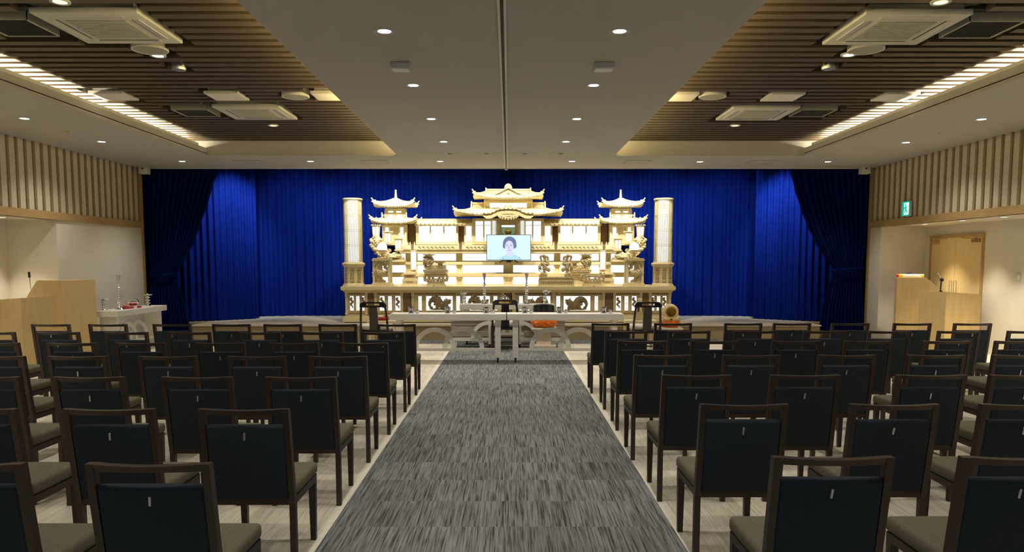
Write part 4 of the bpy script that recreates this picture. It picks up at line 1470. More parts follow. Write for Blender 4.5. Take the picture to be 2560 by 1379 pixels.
for s in (-1, 1):   # s=-1: the vase-table side (HX is positive towards it, so mirror the sign)
    q = s
    bays = [('A', 862.5, 919, [(874.6, 883.6, 'drag'), (890, 898, 'bar'), (905, 910.5, 'drag')]),
            ('B', 935, 1008, [(949, 961, 'drag'), (970, 979, 'bar'), (988, 1000.6, 'drag')]),
            ('C', 1027, 1262.5, [(1045.6, 1054, 'bar'), (1065, 1131.5, 'big'), (1140.5, 1150, 'bar'), (1165, 1224.5, 'big'), (1234, 1243, 'bar')])]
    for nm, ua, ub, pans in bays:
        mb = MB()
        bx(mb, q, ua + 2, ub - 2, YF, YBK - .1, 731, 788)
        bx(mb, q, ua, ub, YF - .03, YF, 736, 737.6)      # ledge
        bx(mb, q, ua, ub, YF - .03, YF, 785.5, 788)
        pl_u = [ua + 3.5, ub - 3.5] if nm != 'C' else [ua + 4.5, 1156.5, ub - 5]
        for pu in pl_u:
            bx(mb, q, pu - 3, pu + 3, YF - .035, YF + .01, 737.5, 785.5)
            bx(mb, q, pu - 3.6, pu + 3.6, YF - .045, YF + .01, 730.8, 741)
            for vv in (747, 757, 767): bx(mb, q, pu - 3.3, pu + 3.3, YF - .039, YF, vv, vv + 1)
            bx(mb, q, pu - 3.8, pu + 3.8, YF - .05, YF + .01, 781, 785.5)
        cab = mb.build('cabinet', 'hinoki', base)
        fr = [(ua + 7, ub - 7)] if nm != 'C' else [(ua + 4, 1139), (1147, ub - 6)]
        for a, b in fr:
            for va, vb in ((731.6, 735.6), (781.5, 784.8)):
                bx(MB(), q, a, b, YF - .012, YF + .005, va, vb).build('frieze', 'shade_wood', cab)
        for a, b, kind in pans:
            mb = MB(); bx(mb, q, a, b, YF - .006, YF + .002, 739.5, 775.8)
            mb.build('lit_panel', 'paper_light' if kind != 'bar' else 'paper_light', cab)
            mb = MB()
            bx(mb, q, a - 1.2, a, YF - .022, YF, 738.5, 777); bx(mb, q, b, b + 1.2, YF - .022, YF, 738.5, 777)
            bx(mb, q, a, b, YF - .022, YF, 738.5, 739.6); bx(mb, q, a, b, YF - .022, YF, 775.6, 777)
            if kind == 'bar':
                for f in (.3, .5, .7):
                    um = a + (b - a) * f
                    bx(mb, q, um - .25, um + .25, YF - .018, YF, 739.5, 775.8)
                for vv in (756, 758.5): bx(mb, q, a, b, YF - .016, YF, vv, vv + .4)
            mb.build('panel_frame', 'hinoki', cab)
            cx, cz = XC + q * HX((a + b) / 2, YF), (Z(739.5) + Z(775.8)) / 2
            w, h = HX(a, YF) - HX(b, YF), Z(739.5) - Z(775.8)
            if kind == 'big':
                m = 1 if q == -1 else -1
                D = lambda p: [(cx + m * x_ * w, YF - .03, cz + y_ * h) for x_, y_ in p]
                mbd = serpent(MB(), D([(-.30, -.34), (-.36, -.12), (-.33, .12), (-.22, .30), (-.08, .30), (-.02, .12), (.02, -.10), (.12, -.16), (.22, -.04), (.30, .10)]), .052, legs=False, seed=3)
                for pts, r in (([(-.05, .02), (-.14, -.04), (-.20, .02)], .04), ([(.02, -.12), (-.08, -.22), (-.10, -.34), (-.16, -.38)], .036), ([(.16, -.10), (.14, -.28), (.10, -.38)], .036), ([(.22, -.06), (.30, -.22), (.30, -.38), (.36, -.40)], .034),
                               ([(.02, .40), (.06, .28), (.12, .14)], .012), ([(.30, .12), (.38, .18), (.37, .28)], .016), ([(.33, .04), (.40, .02), (.42, .10)], .016), ([(-.36, -.38), (-.2, -.40), (0, -.39), (.2, -.41), (.38, -.38)], .02), ([(-.02, -.02), (.10, .02), (.18, .06)], .04)):
                    mbd.curve(D(pts), r)
                for x_, y_, r in ((.08, -.02, .05), (.2, .02, .045), (-.2, .16, .04), (-.3, -.3, .035), (.26, .1, .05), (-.1, .26, .05)):
                    mbd.ball(D([(x_, y_)])[0], r, 8, 6, (1.1, .5, 1))
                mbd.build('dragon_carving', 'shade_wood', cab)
            elif kind == 'drag':
                P3 = [(cx + sin(i * 1.5) * w * .26, YF - .02, cz - h * .34 + i * h * .085) for i in range(9)]
                serpent(MB(), P3, .019, legs=False, seed=5).build('dragon_carving', 'shade_wood', cab)
    for ua, ub in ((919, 935), (1008, 1027)):
        x0, x1 = XC + q * HX(ua, YF), XC + q * HX(ub, YF)
        if x0 > x1: x0, x1 = x1, x0
        xm, hw = (x0 + x1) / 2, (x1 - x0) / 2
        pl = [(xm - hw, Z(787)), (xm + hw, Z(787)), (xm + hw, Z(742)), (xm + hw * .8, Z(739)), (xm + hw * .95, Z(734)), (xm + hw * .6, Z(729.5)), (xm, Z(725.5)),
              (xm - hw * .6, Z(729.5)), (xm - hw * .95, Z(734)), (xm - hw * .8, Z(739)), (xm - hw, Z(742))]
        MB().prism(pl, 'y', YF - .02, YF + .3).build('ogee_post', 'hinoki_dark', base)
xm, hw = XC, HX(1262.5, YF)
pl = [(xm - hw, Z(787)), (xm + hw, Z(787)), (xm + hw, Z(742)), (xm + hw * .8, Z(739)), (xm + hw * .95, Z(734)), (xm + hw * .6, Z(729.5)), (xm, Z(725.5)),
      (xm - hw * .6, Z(729.5)), (xm - hw * .95, Z(734)), (xm - hw * .8, Z(739)), (xm - hw, Z(742))]
MB().prism(pl, 'y', YF - .02, YF + .3).build('ogee_post', 'hinoki_dark', base)
ZSL = zt                      # top of the slab

# ---------------------------------------------------------------- stepped tiers with lit risers
steps = thing('altar_steps', 'pale wooden altar tiers with backlit white risers', 'altar tiers', (XC, 17.2, ZSL))
tiers = [(17.25, 713, 691, 934), (17.4, 683.5, 661, 940), (17.55, 654, 632, 948)]
ztop_prev = ZSL
for k, (Yt, vb, va, uo) in enumerate(tiers):
    z0 = ztop_prev
    z1 = PZ(va, Yt) if k < 2 else PZ(632, 17.3)
    znext = PZ([683.5, 654, 613][k], [17.4, 17.55, 17.3][k])
    xo = HX(uo, Yt)
    body = MB().box(XC - xo + .03, XC + xo - .03, Yt + .012, YBK, z0 + .001, z1).build('riser', 'hinoki', steps)
    if k < 2:
        MB().box(XC - xo, XC + xo, Yt - .04, YBK, z1, znext).build('shelf', 'hinoki', steps)
    ztop_prev = znext
    for s in (-1, 1):
        for a, b in ((1155, 1260), (1043, 1142), (955, 1016)):
            x0, x1 = XC + s * HX(a, Yt), XC + s * HX(b, Yt)
            MB().box(x0, x1, Yt, Yt + .014, z0 + .025, z1 - .012).build('lit_riser', 'paper_lattice', body)
            mb = MB()
            mb.box(x0, x1, Yt - .008, Yt + .01, z0 + .002, z0 + .025); mb.box(x0, x1, Yt - .008, Yt + .01, z1 - .012, z1 - .001)
            for xx in (x0, x1): mb.box(xx - .015, xx + .015, Yt - .012, Yt + .01, z0 + .002, z1 - .001)
            mb.build('riser_frame', 'hinoki', body)
ZDK0 = ztop_prev

# ---------------------------------------------------------------- upper deck
YD = 17.3
xo = HX(1000, YD)
zd0, zd1, zd2 = PZ(632, YD), PZ(623.5, YD), PZ(612.5, YD)
deck = thing('altar_deck', 'pale wooden balcony deck with carved fretwork under the altar pavilions', 'altar deck', (XC, YD, zd0))
MB().box(XC - xo, XC + xo, YD, YBK, zd0, zd1).build('lower_molding', 'hinoki', deck)
MB().box(XC - xo - .02, XC + xo + .02, YD - .03, YBK, zd1, zd2).build('fretwork_beam', 'hinoki', deck)
for s in (-1, 1):
    for a, b in ((1045, 1138), (1165, 1213)):
        mb = MB()
        n = 9 if b - a > 60 else 5
        for k in range(n):
            um = a + (b - a) * (k + .5) / n
            x = XC + s * HX(um, YD)
            zz = PZ(618, YD)
            mb.curve([(x - .035, YD - .034, zz), (x - .02, YD - .034, zz + .014), (x, YD - .034, zz), (x + .02, YD - .034, zz - .014), (x + .035, YD - .034, zz)], .007, 6)
            mb.ball((x, YD - .033, zz + .016), .009, 6, 4)
        mb.build('fret_carving', 'shade_wood', deck)
    for um in (1032, 1152):
        x = XC + s * HX(um, YD)
        MB().prism([(x - .03, zd2 + .02), (x - .03, PZ(620, YD)), (x, PZ(625, YD)), (x + .03, PZ(620, YD)), (x + .03, zd2 + .02)], 'y', YD - .036, YD - .02).build('joint_bracket', 'hinoki_dark', deck)
        for dx in (-.05, .05):
            MB().lathe([(.014, 0), (.016, .03), (.010, .04), (.014, .055), (.001, .075)], (x + dx, YD - .01, zd2), 10).build('rail_post', 'hinoki', deck)
ZD = zd2


# ---------------------------------------------------------------- roofs
def roof(parent, cx, cy, we, de, wr, dr, z0, z1, lift, ex=1.7, ribs=12, name='roof', horns=True, thick=.03, horn_r=.017):
    """curved hipped roof: eave half-width/depth we, de; ridge half-width/depth wr, dr"""
    nt_, ns = 8, 14
    mb = MB()
    ring = []
    for i in range(nt_ + 1):
        t = i / nt_
        hw, hd = we + (wr - we) * t, de + (dr - de) * t
        zb = z0 + (z1 - z0) * t ** ex
        row = []
        for side in range(4):
            for k in range(ns):
                f = -1 + 2 * k / ns
                x, y = [(f * hw, -hd), (hw, f * hd), (-f * hw, hd), (-hw, -f * hd)][side]
                c = max(abs(f) ** 3.2, 0)
                row.append((cx + x, cy + y, zb + lift * c * (1 - t) ** 2))
        ring.append(row)
    m = 4 * ns
    low = [(p[0], p[1], p[2] - thick) for p in ring[0]]
    inn = [(cx + (p[0] - cx) * .55, cy + (p[1] - cy) * .6, z0 - thick * .8) for p in ring[0]]
    vs = [p for r in [inn, low] + ring for p in r]
    fs = []
    for i in range(len(ring) + 1):
        for k in range(m):
            k2 = (k + 1) % m
            fs.append((i * m + k, i * m + k2, (i + 1) * m + k2, (i + 1) * m + k))
    fs.append(tuple(range(m))[::-1])
    fs.append(tuple((nt_ + 2) * m + k for k in range(m)))
    mb.add(vs, fs)
    rf = mb.build(name, 'hinoki', parent, angle=30)
    # round tile ribs on the front and side slopes
    mb = MB()
    for side in (0, 1, 3):
        cnt = ribs if side == 0 else max(3, int(ribs * de / we))
        for r in range(cnt):
            f = -1 + 2 * (r + .5) / cnt
            pts = []
            for i in range(0, nt_ + 1, 2):
                t = i / nt_
                hw, hd = we + (wr - we) * t, de + (dr - de) * t
                x, y = [(f * we, -hd), (hw, f * de), None, (-hw, f * de)][side] if True else None
                lim = hw if side == 0 else hd
                if abs(x if side == 0 else y) > lim: break
                g = f * (we if side == 0 else de) / max(lim, 1e-6)
                zb = z0 + (z1 - z0) * t ** ex + lift * abs(g) ** 3.2 * (1 - t) ** 2
                pts.append((cx + x, cy + y, zb + .002))
            if len(pts) > 1:
                mb.tube(pts, .009, 6)
                p = pts[0]
                mb.ball((p[0], p[1], p[2] - .004), .016, 8, 5)
    mb.build('tile_rib', 'hinoki', rf)
    # rafter ends under the eaves
    mb = MB()
    nr = int(we * 2 / .045)
    for r in range(nr):
        f = -1 + 2 * (r + .5) / nr
        zb = z0 - thick + lift * abs(f) ** 3.2
        mb.box(cx + f * we * .97 - .011, cx + f * we * .97 + .011, cy - de * .97, cy - de * .72, zb - .022, zb + .004)
    mb.build('rafter_end', 'hinoki', rf)
    if horns:
        for sx in (-1, 1):
            for sy_ in (-1, 1):
                mb = MB()
                pts = []
                for i in range(nt_, -1, -1):
                    t = i / nt_
                    hw, hd = we + (wr - we) * t, de + (dr - de) * t
                    pts.append((cx + sx * hw, cy + sy_ * hd, z0 + (z1 - z0) * t ** ex + lift * (1 - t) ** 2 + .012))
                mb.tube(pts, horn_r, 8)
                e = pts[-1]
                e2 = pts[-2]
                mb.tube([e2, (e[0], e[1], e[2] + horn_r * 1.2), (e[0] + sx * horn_r * 1.7, e[1] + sy_ * horn_r, e[2] + horn_r * 3.6)], [horn_r * .9, horn_r, horn_r * .75], 8)
                mb.ball((e2[0], e2[1], e2[2] + horn_r * 1.1), horn_r * 1.2, 8, 5)
                mb.tube([(e[0] - sx * .06, e[1] - sy_ * .04, e[2] - .03), (e[0] + sx * .02, e[1] + sy_ * .015, e[2] - .014)], [horn_r, horn_r * .8], 8)
                mb.build('hip_ridge', 'hinoki', rf)
    return rf


# ---------------------------------------------------------------- side towers
def tower(side):
    q = -1 if side == 'vase-table side' else 1
    Yt = 17.5
    cx = XC + q * HX(990.5, Yt)
    z = lambda v: PZ(v, Yt)
    k = Yt * _c / FPX
    t = thing('altar_tower', 'two-storey pale pagoda tower at the %s end of the altar' % side, 'altar tower', (cx, Yt, ZD), group='altar towers')
    zb = PZ(632, YD)
    hw = 29.5 * k
    MB().box(cx - hw - .03, cx + hw + .03, Yt - .22, Yt + .42, ZD, z(606)).build('tower_base', 'hinoki', t)
    b1 = MB().box(cx - hw, cx + hw, Yt - .17, Yt + .38, z(606), z(560)).build('lower_storey', 'hinoki', t)
    mb = MB()
    for u in (-28, -12, 12, 28):
        mb.box(cx + u * k - .02, cx + u * k + .02, Yt - .2, Yt - .165, z(606), z(563))
    mb.box(cx - hw - .01, cx + hw + .01, Yt - .2, Yt - .165, z(568), z(563)); mb.box(cx - hw - .01, cx + hw + .01, Yt - .2, Yt - .165, z(607), z(602))
    mb.build('post_frame', 'hinoki', b1)
    for u in (-18.5, 17.5):
        MB().box(cx + u * k - .038, cx + u * k + .038, Yt - .178, Yt - .168, z(600), z(569)).build('lit_slot', 'paper_light', b1)
    mb = MB()
    for u in (-7, -3.5, 0, 3.5, 7): mb.box(cx + u * k - .006, cx + u * k + .006, Yt - .178, Yt - .168, z(602), z(568))
    mb.build('door_battens', 'hinoki_carved', b1)
    roof(t, cx, Yt + .1, 56 * k, .46, 28 * k, .25, z(556), z(546), 9 * k, 1.2, 9)
    mb = MB()
    for u in (-30, 30):
        mb.box(cx + u * k - .012, cx + u * k + .012, Yt - .20, Yt - .17, z(547), z(532))
    for v in (546.5, 541.5, 538.5): mb.box(cx - 30 * k, cx + 30 * k, Yt - .196, Yt - .18, z(v), z(v - 1.3))
    mb.build('railing', 'hinoki', t)
    b2 = MB().box(cx - 24.5 * k, cx + 24.5 * k, Yt - .1, Yt + .3, z(548), z(521)).build('upper_storey', 'hinoki', t)
    for u in (-23, 0, 23): MB().box(cx + u * k - .02, cx + u * k + .02, Yt - .125, Yt - .09, z(547), z(526)).build('post', 'hinoki', b2)
    for u in (-10, 10):
        MB().box(cx + u * k - .055, cx + u * k + .055, Yt - .112, Yt - .098, z(531.5), z(528)).build('lit_slot', 'paper_light', b2)
        r = 6.3 * k
        pl = [(cx + u * k + r * cos(a), z(544) + r * 1.25 * sin(a)) for a in [pi * i / 12 for i in range(13)]]
        MB().prism(pl, 'y', Yt - .112, Yt - .098).build('lit_arch', 'paper_light', b2)
    roof(t, cx, Yt + .1, 50 * k, .42, 4 * k, .05, z(514.5), z(497), 9 * k, 1.55, 8)
    MB().lathe([(5.5 * k, 0), (5.5 * k, .02), (3.3 * k, .03)] + [(3.2 * k + (.006 if i % 2 else 0) - i * .0009, .035 + i * .0105) for i in range(14)] + [(1.9 * k, .185), (2.8 * k, .20), (2.2 * k, .222), (.001, .232)], (cx, Yt + .1, z(497) - .01), 16).build('finial', 'hinoki', t)


tower('vase-table side')
tower('exit-sign side')


# ---------------------------------------------------------------- wings
def wing(side):
    q = -1 if side == 'vase-table side' else 1
    Yw = 17.45
    z = lambda v: PZ(v, Yw)
    X = lambda u: XC + q * HX(u, Yw)
    t = thing('altar_wing', 'low lit gallery wing between tower and central pavilion, %s' % side, 'altar wing', (X(1093), Yw, ZD), group='altar wings')

    def B(mb, ua, ub, ya, yb, va, vb): return mb.box(X(ua), X(ub), ya, yb, z(va), z(vb))
    mb = B(MB(), 1041, 1146, Yw + .012, Yw + .4, 612, 562)
    body = mb.build('gallery_body', 'hinoki', t)
    for a, b in ((1048, 1075.5), (1078.5, 1109), (1112, 1141)):
        B(MB(), a, b, Yw, Yw + .014, 603, 565).build('lit_screen', 'paper_lattice', body)
    mb = MB()
    for a, b in ((1041, 1048), (1075.5, 1078.5), (1109, 1112), (1141, 1146)): B(mb, a, b, Yw - .02, Yw + .01, 611, 562)
    B(mb, 1041, 1146, Yw - .025, Yw + .01, 611, 603); B(mb, 1041, 1146, Yw - .03, Yw + .01, 607, 605.5)
    B(mb, 1041, 1146, Yw - .02, Yw + .01, 565, 561)
    mb.build('screen_frame', 'hinoki', body)
    # dark link walls at each end
    for a, b in ((1021, 1041), (1146, 1160.5)):
        B(MB(), a, b, Yw + .14, Yw + .3, 612, 560).build('link_wall', 'hinoki_dark', t)
    mb = MB()
    B(mb, 1160.5, 1181, Yw + .02, Yw + .3, 612, 556)
    e = mb.build('end_panel', 'hinoki', t)
    B(MB(), 1165.5, 1179, Yw + .006, Yw + .024, 603, 565).build('lit_screen', 'paper_light', e)
    # lean-to roof with round ribs
    zr, ze = z(546), z(561)
    mb = MB()
    xa_, xb_ = X(1040), X(1181)
    lo, hi = min(xa_, xb_), max(xa_, xb_)
    mb.prism([(Yw - .16, ze - .012), (Yw - .16, ze + .018), (Yw - .02, ze + .05), (Yw + .16, zr - .03), (Yw + .16, ze - .012)], 'x', lo, hi)
    mb.box(lo, hi, Yw + .14, Yw + .22, zr - .05, zr)
    mb.box(lo, hi, Yw + .13, Yw + .23, zr - .012, zr + .004)
    rf = mb.build('roof', 'hinoki', t)
    mb = MB()
    n = 14
    for i in range(n):
        x = lo + (hi - lo) * (i + .5) / n
        mb.tube([(x, Yw - .163, ze + .016), (x, Yw - .02, ze + .054), (x, Yw + .15, zr - .028)], .011, 6)
        mb.ball((x, Yw - .165, ze + .014), .017, 8, 5)
    mb.build('tile_rib', 'hinoki', rf)
    mb = MB()
    n = 46
    for i in range(n):
        x = lo + (hi - lo) * (i + .5) / n
        mb.box(x - .01, x + .01, Yw - .15, Yw - .02, ze - .034, ze - .01)
    mb.build('rafter_end', 'hinoki', rf)


wing('vase-table side')
wing('exit-sign side')

# ---------------------------------------------------------------- central pavilion
Yh = 17.5
zh = lambda v: PZ(v, Yh)
kh = Yh * _c / FPX
hall = thing('altar_hall', 'central pale altar pavilion with two curved roofs and lit screens', 'altar pavilion', (XC, Yh, ZD))


def H(mb, ua, ub, ya, yb, va, vb, s=-1):
    return mb.box(XC + s * HX(ua, Yh), XC + s * HX(ub, Yh), ya, yb, zh(va), zh(vb))


mb = MB()
for s in (-1, 1): H(mb, 1181, 1245, Yh + .014, Yh + .42, 612, 545, s)
H(mb, 1245, UC, Yh + .36, Yh + .42, 612, 545, -1); H(mb, 1245, UC, Yh + .36, Yh + .42, 612, 545, 1)
H(mb, 1245, UC, Yh + .014, Yh + .4, 560, 545, -1); H(mb, 1245, UC, Yh + .014, Yh + .4, 560, 545, 1)
lowb = mb.build('lower_storey', 'hinoki', hall)
for s in (-1, 1):
    for a, b in ((1189, 1208), (1211.5, 1227)):
        mb = MB(); H(mb, a, b, Yh, Yh + .016, 603, 552.5, s)
        mb.build('lit_screen', 'paper_lattice', lowb)
    mb = MB()
    for a, b in ((1181, 1189), (1208, 1211.5), (1227, 1229)): H(mb, a, b, Yh - .02, Yh + .012, 611, 548, s)
    H(mb, 1181, 1229, Yh - .022, Yh + .012, 611, 603, s); H(mb, 1181, 1229, Yh - .02, Yh + .012, 552.5, 548, s); H(mb, 1189, 1227, Yh - .01, Yh + .01, 563.6, 562.6, s)
    mb.build('screen_frame', 'hinoki', lowb)
    # glass lantern column flanking the niche
    cxl = XC + s * HX(1235.5, Yh)
    c = MB().cyl((cxl, Yh - .05, zh(608)), 5.2 * kh, zh(551) - zh(608), 16).build('lantern_column', 'paper_light', hall)
    mb = MB()
    for i in range(14):
        a = 2 * pi * i / 14
        mb.box(cxl + cos(a) * 5.4 * kh - .004, cxl + cos(a) * 5.4 * kh + .004, Yh - .05 + sin(a) * 5.4 * kh - .004, Yh - .05 + sin(a) * 5.4 * kh + .004, zh(608), zh(551))
    for v in (608, 552): mb.cyl((cxl, Yh - .05, zh(v)), 6.2 * kh, .018, 16)
    mb.build('column_bars', 'hinoki', c)
    mb = MB(); H(mb, 1243, 1251, Yh - .03, Yh + .36, 611, 553, s); H(mb, 1246, 1254, Yh - .0, Yh + .1, 611, 558, s)
    mb.build('niche_jamb', 'hinoki', hall)
mb = MB()
for s in (-1, 1):
    H(mb, 1242.5, UC, Yh - .036, Yh + .04, 559.5, 551.5, s); H(mb, 1249, UC, Yh - .01, Yh + .06, 562, 558.5, s)
mb.build('niche_lintel', 'hinoki_carved', hall)
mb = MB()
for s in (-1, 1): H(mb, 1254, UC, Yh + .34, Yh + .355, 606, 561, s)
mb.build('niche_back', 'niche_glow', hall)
mb = MB()
for s in (-1, 1): H(mb, 1251, UC, Yh + .02, Yh + .06, 567, 562.5, s)
mb.build('niche_lamp', 'paper_light', hall)
mb = MB()
mb.box(XC - .25, XC + .25, Yh - .0, Yh + .34, zh(611), zh(604))
mb.build('niche_floor', 'hinoki', hall)
roof(hall, XC, Yh + .18, 132 * kh, .60, 88 * kh, .14, zh(537), zh(519), 11 * kh, 1.35, 26)
# second storey, set back
mb = MB()
mb.box(XC - 60 * kh, XC + 60 * kh, Yh + .06, Yh + .36, zh(530), zh(497))
upb = mb.build('upper_storey', 'hinoki', hall)
mb = MB(); mb.box(XC - 46 * kh, XC + 46 * kh, Yh + .046, Yh + .064, zh(522), zh(507))
mb.build('lit_screen', 'paper_light', upb)
mb = MB()
for u in (-59, 59): mb.box(XC + u * kh - .015, XC + u * kh + .015, Yh + .03, Yh + .07, zh(525), zh(500))
mb.box(XC - 60 * kh, XC + 60 * kh, Yh + .035, Yh + .07, zh(526), zh(522))
mb.box(XC - 60 * kh, XC + 60 * kh, Yh + .035, Yh + .07, zh(507), zh(503))
for s in (-1, 1): mb.box(XC + s * 40 * kh, XC + s * 20 * kh, Yh + .03, Yh + .044, zh(518), zh(517))
mb.build('screen_frame', 'hinoki', upb)
# ridge walls of the lower roof at both sides
for s in (-1, 1):
    mb = MB()
    mb.box(XC + s * 59 * kh, XC + s * 91 * kh, Yh + .10, Yh + .26, zh(522), zh(507))
    mb.box(XC + s * 59 * kh, XC + s * 92 * kh, Yh + .08, Yh + .28, zh(508.5), zh(504.5))
    mb.prism([(XC + s * 91 * kh, zh(526)), (XC + s * 94.5 * kh, zh(526)), (XC + s * 93 * kh, zh(502)), (XC + s * 90 * kh, zh(502))], 'y', Yh + .04, Yh + .3)
    mb.build('side_ridge', 'hinoki', hall)
# karahafu: the curved gable over the niche
prof_t = [(-64, 533), (-52, 533.2), (-42, 532), (-34, 528.5), (-26, 524), (-16, 522), (0, 521.2)]
prof_b = [(-64, 533), (-62, 541), (-54, 546), (-44, 546), (-34, 542), (-24, 536), (-12, 534.5), (0, 534)]
top = prof_t + [(-a, b) for a, b in prof_t[::-1][1:]]
bot = prof_b + [(-a, b) for a, b in prof_b[::-1][1:]]
Yk = Yh - .48
zk = lambda v: PZ(v, Yk)
kk = Yk * _c / FPX
mb = MB()
poly = [(XC + a * kk, zk(b)) for a, b in top] + [(XC + a * kk, zk(b)) for a, b in bot[::-1][1:-1]]
mb.prism(poly, 'y', Yk, Yk + .06)
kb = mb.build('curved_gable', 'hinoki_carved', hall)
mb = MB()
pt = [(XC + a * kk, zk(b)) for a, b in top]
for (xa_, za_), (xb_, zb_) in zip(pt, pt[1:]):
    mb.prism([(xa_, za_ - .008), (xb_, zb_ - .008), (xb_, zb_ + .016), (xa_, za_ + .016)], 'y', Yk - .03, Yk + .55)
kr = mb.build('gable_roof', 'hinoki', kb)
mb = MB()
for i in range(13):
    a = -60 + 10 * i
    for (a0, b0), (a1, b1) in zip(top, top[1:]):
        if a0 <= a <= a1:
            b = b0 + (b1 - b0) * (a - a0) / (a1 - a0)
            x, zz = XC + a * kk, zk(b) + .018
            mb.tube([(x, Yk - .035, zz), (x, Yk + .5, zz)], .011, 6)
            mb.ball((x, Yk - .036, zz), .016, 8, 5)
            break
mb.build('tile_rib', 'hinoki', kb)
mb = MB()
for i in range(11):
    a = pi + pi * i / 10
    mb.tube([(XC + 25 * kk * cos(a), Yk - .012, zk(540) + 9 * kk * sin(a)), (XC + 22 * kk * cos(a), Yk - .012, zk(537) + 4 * kk * sin(a))], .02, 8)
    if i < 10:
        a2 = a + pi / 20
        mb.ball((XC + 16 * kk * cos(a2), Yk - .012, zk(538) + 6.5 * kk * sin(a2)), .026, 8, 5, (1, .6, .8))
        mb.ball((XC + 8 * kk * cos(a2), Yk - .012, zk(538) + 6.5 * kk * sin(a2)), .02, 8, 5, (1, .6, .8))
mb.box(XC - 26 * kk, XC + 26 * kk, Yk - .005, Yk + .01, zk(540), zk(536))
mb.build('pendant_carving', 'hinoki_carved', kb)
mb = MB()
mb.prism([(XC - 7 * kk, zk(521)), (XC + 7 * kk, zk(521)), (XC + 5 * kk, zk(517)), (XC + 6 * kk, zk(510)), (XC - 6 * kk, zk(510)), (XC - 5 * kk, zk(517))], 'y', Yk + .02, Yk + .1)
for s in (-1, 1):
    mb.tube([(XC + s * 6 * kk, Yk + .05, zk(512)), (XC + s * 10 * kk, Yk + .05, zk(517)), (XC + s * 15 * kk, Yk + .05, zk(519.5))], [.02, .024, .016], 8)
    mb.ball((XC + s * 10 * kk, Yk + .05, zk(519.5)), .03, 8, 6)
mb.build('crest_ornament', 'hinoki_carved', kb)
# upper roof with its gable
roof(hall, XC, Yh + .2, 85 * kh, .50, 54 * kh, .12, zh(493.5), zh(477), 9.5 * kh, 1.35, 17)
mb = MB()
mb.box(XC - 53 * kh, XC + 53 * kh, Yh + .12, Yh + .28, zh(480), zh(473))
mb.box(XC - 54 * kh, XC + 54 * kh, Yh + .10, Yh + .30, zh(474), zh(470.5))
for s in (-1, 1):
    mb.prism([(XC + s * 53 * kh, zh(484)), (XC + s * 57 * kh, zh(484)), (XC + s * 57 * kh, zh(468)), (XC + s * 54 * kh, zh(468))], 'y', Yh + .06, Yh + .34)
mb.build('main_ridge', 'hinoki', hall)
Yg = Yh - .22
zg = lambda v: PZ(v, Yg)
kg = Yg * _c / FPX
gp = [(-47, 489), (-34, 485), (-22, 480), (-10, 473.5), (0, 468.5)]
gp = gp + [(-a, b) for a, b in gp[::-1][1:]]
mb = MB().prism([(XC + a * kg, zg(b)) for a, b in gp], 'y', Yg + .04, Yg + .4)
ga = mb.build('triangular_gable', 'hinoki_carved', hall)
mb = MB()
pt = [(XC + a * kg, zg(b)) for a, b in gp]
for (xa_, za_), (xb_, zb_) in zip(pt, pt[1:]):
    mb.prism([(xa_, za_ - .012), (xb_, zb_ - .012), (xb_, zb_ + .012), (xa_, za_ + .012)], 'y', Yg - .02, Yg + .42)
mb.box(XC - 36 * kg, XC + 36 * kg, Yg - .01, Yg + .05, zg(489.5), zg(487))
mb.build('barge_board', 'hinoki', ga)
mb = MB()
mb.prism([(XC + a * kg, zg(b)) for a, b in ((-10, 470), (-8, 464), (-5, 460.5), (-2.5, 459), (2.5, 459), (5, 460.5), (8, 464), (10, 470), (5, 469.5), (0, 467), (-5, 469.5))], 'y', Yg - .03, Yg + .06)
for s in (-1, 1): mb.ball((XC + s * 4.5 * kg, Yg - .03, zg(465)), .016, 8, 5)
mb.ball((XC, Yg + .02, zg(481)), .03, 8, 6)
mb.build('ridge_tile_ornament', 'hinoki_carved', ga)

# things standing in the niche
zn = zh(604)
gb = thing('gold_mirror', 'shining gold disc on a stand inside the green-lit altar niche', 'altar mirror', (XC - .0, Yh + .2, zn))
MB().ball((XC, Yh + .2, zh(579)), 8.6 * kh, 20, 10, (1, .3, .95)).build('disc', 'gold', gb)
MB().lathe([(.06, 0), (.06, .02), (.025, .04), (.02, .10), (.04, .15)], (XC, Yh + .2, zn), 14).build('stand', 'gold', gb)
for s, side in ((-1, 'vase-table side'), (1, 'exit-sign side')):
    xx = XC + s * 15 * kh
    g = thing('altar_vase', 'little silver vase beside the gold disc in the niche, %s' % side, 'vase', (xx, Yh + .18, zn), group='niche vases')
    MB().lathe([(.03, 0), (.035, .01), (.015, .03), (.035, .10), (.05, .15), (.02, .19), (.03, .2)], (xx, Yh + .18, zn), 14).build('vase_body', 'silver', g)
    mb = MB()
    for i in range(4): mb.tube([(xx, Yh + .18, zn + .19), (xx + (i - 1.5) * .02, Yh + .18, zn + .27)], .004, 6)
    mb.build('stem', 'silver', g)

# ---------------------------------------------------------------- television with a portrait
Ytv = 17.12
x0, z1 = P(1216, 586, Ytv); x1, z0 = P(1327.5, 650.5, Ytv)
zsh = PZ(683.5, 17.4)
ztt = PZ(654, 17.55)
xm = (x0 + x1) / 2
tv = thing('television', 'flat television showing a smiling woman portrait in front of the altar pavilion', 'television', (xm, Ytv, z0 - .04))
MB().rbox(x0, x1, Ytv, Ytv + .05, z0, z1, .006, 1).build('bezel', 'tv_body', tv)
mb = MB()
yS = Ytv - .001
X_ = lambda f: x0 + f * (x1 - x0)
Z_ = lambda f: z1 - f * (z1 - z0)


def flat(poly, k, lay):
    mb.cur = k
    mb.prism([(X_(a), Z_(b)) for a, b in poly], 'y', yS - lay * .0012, yS - lay * .0012 + .001)


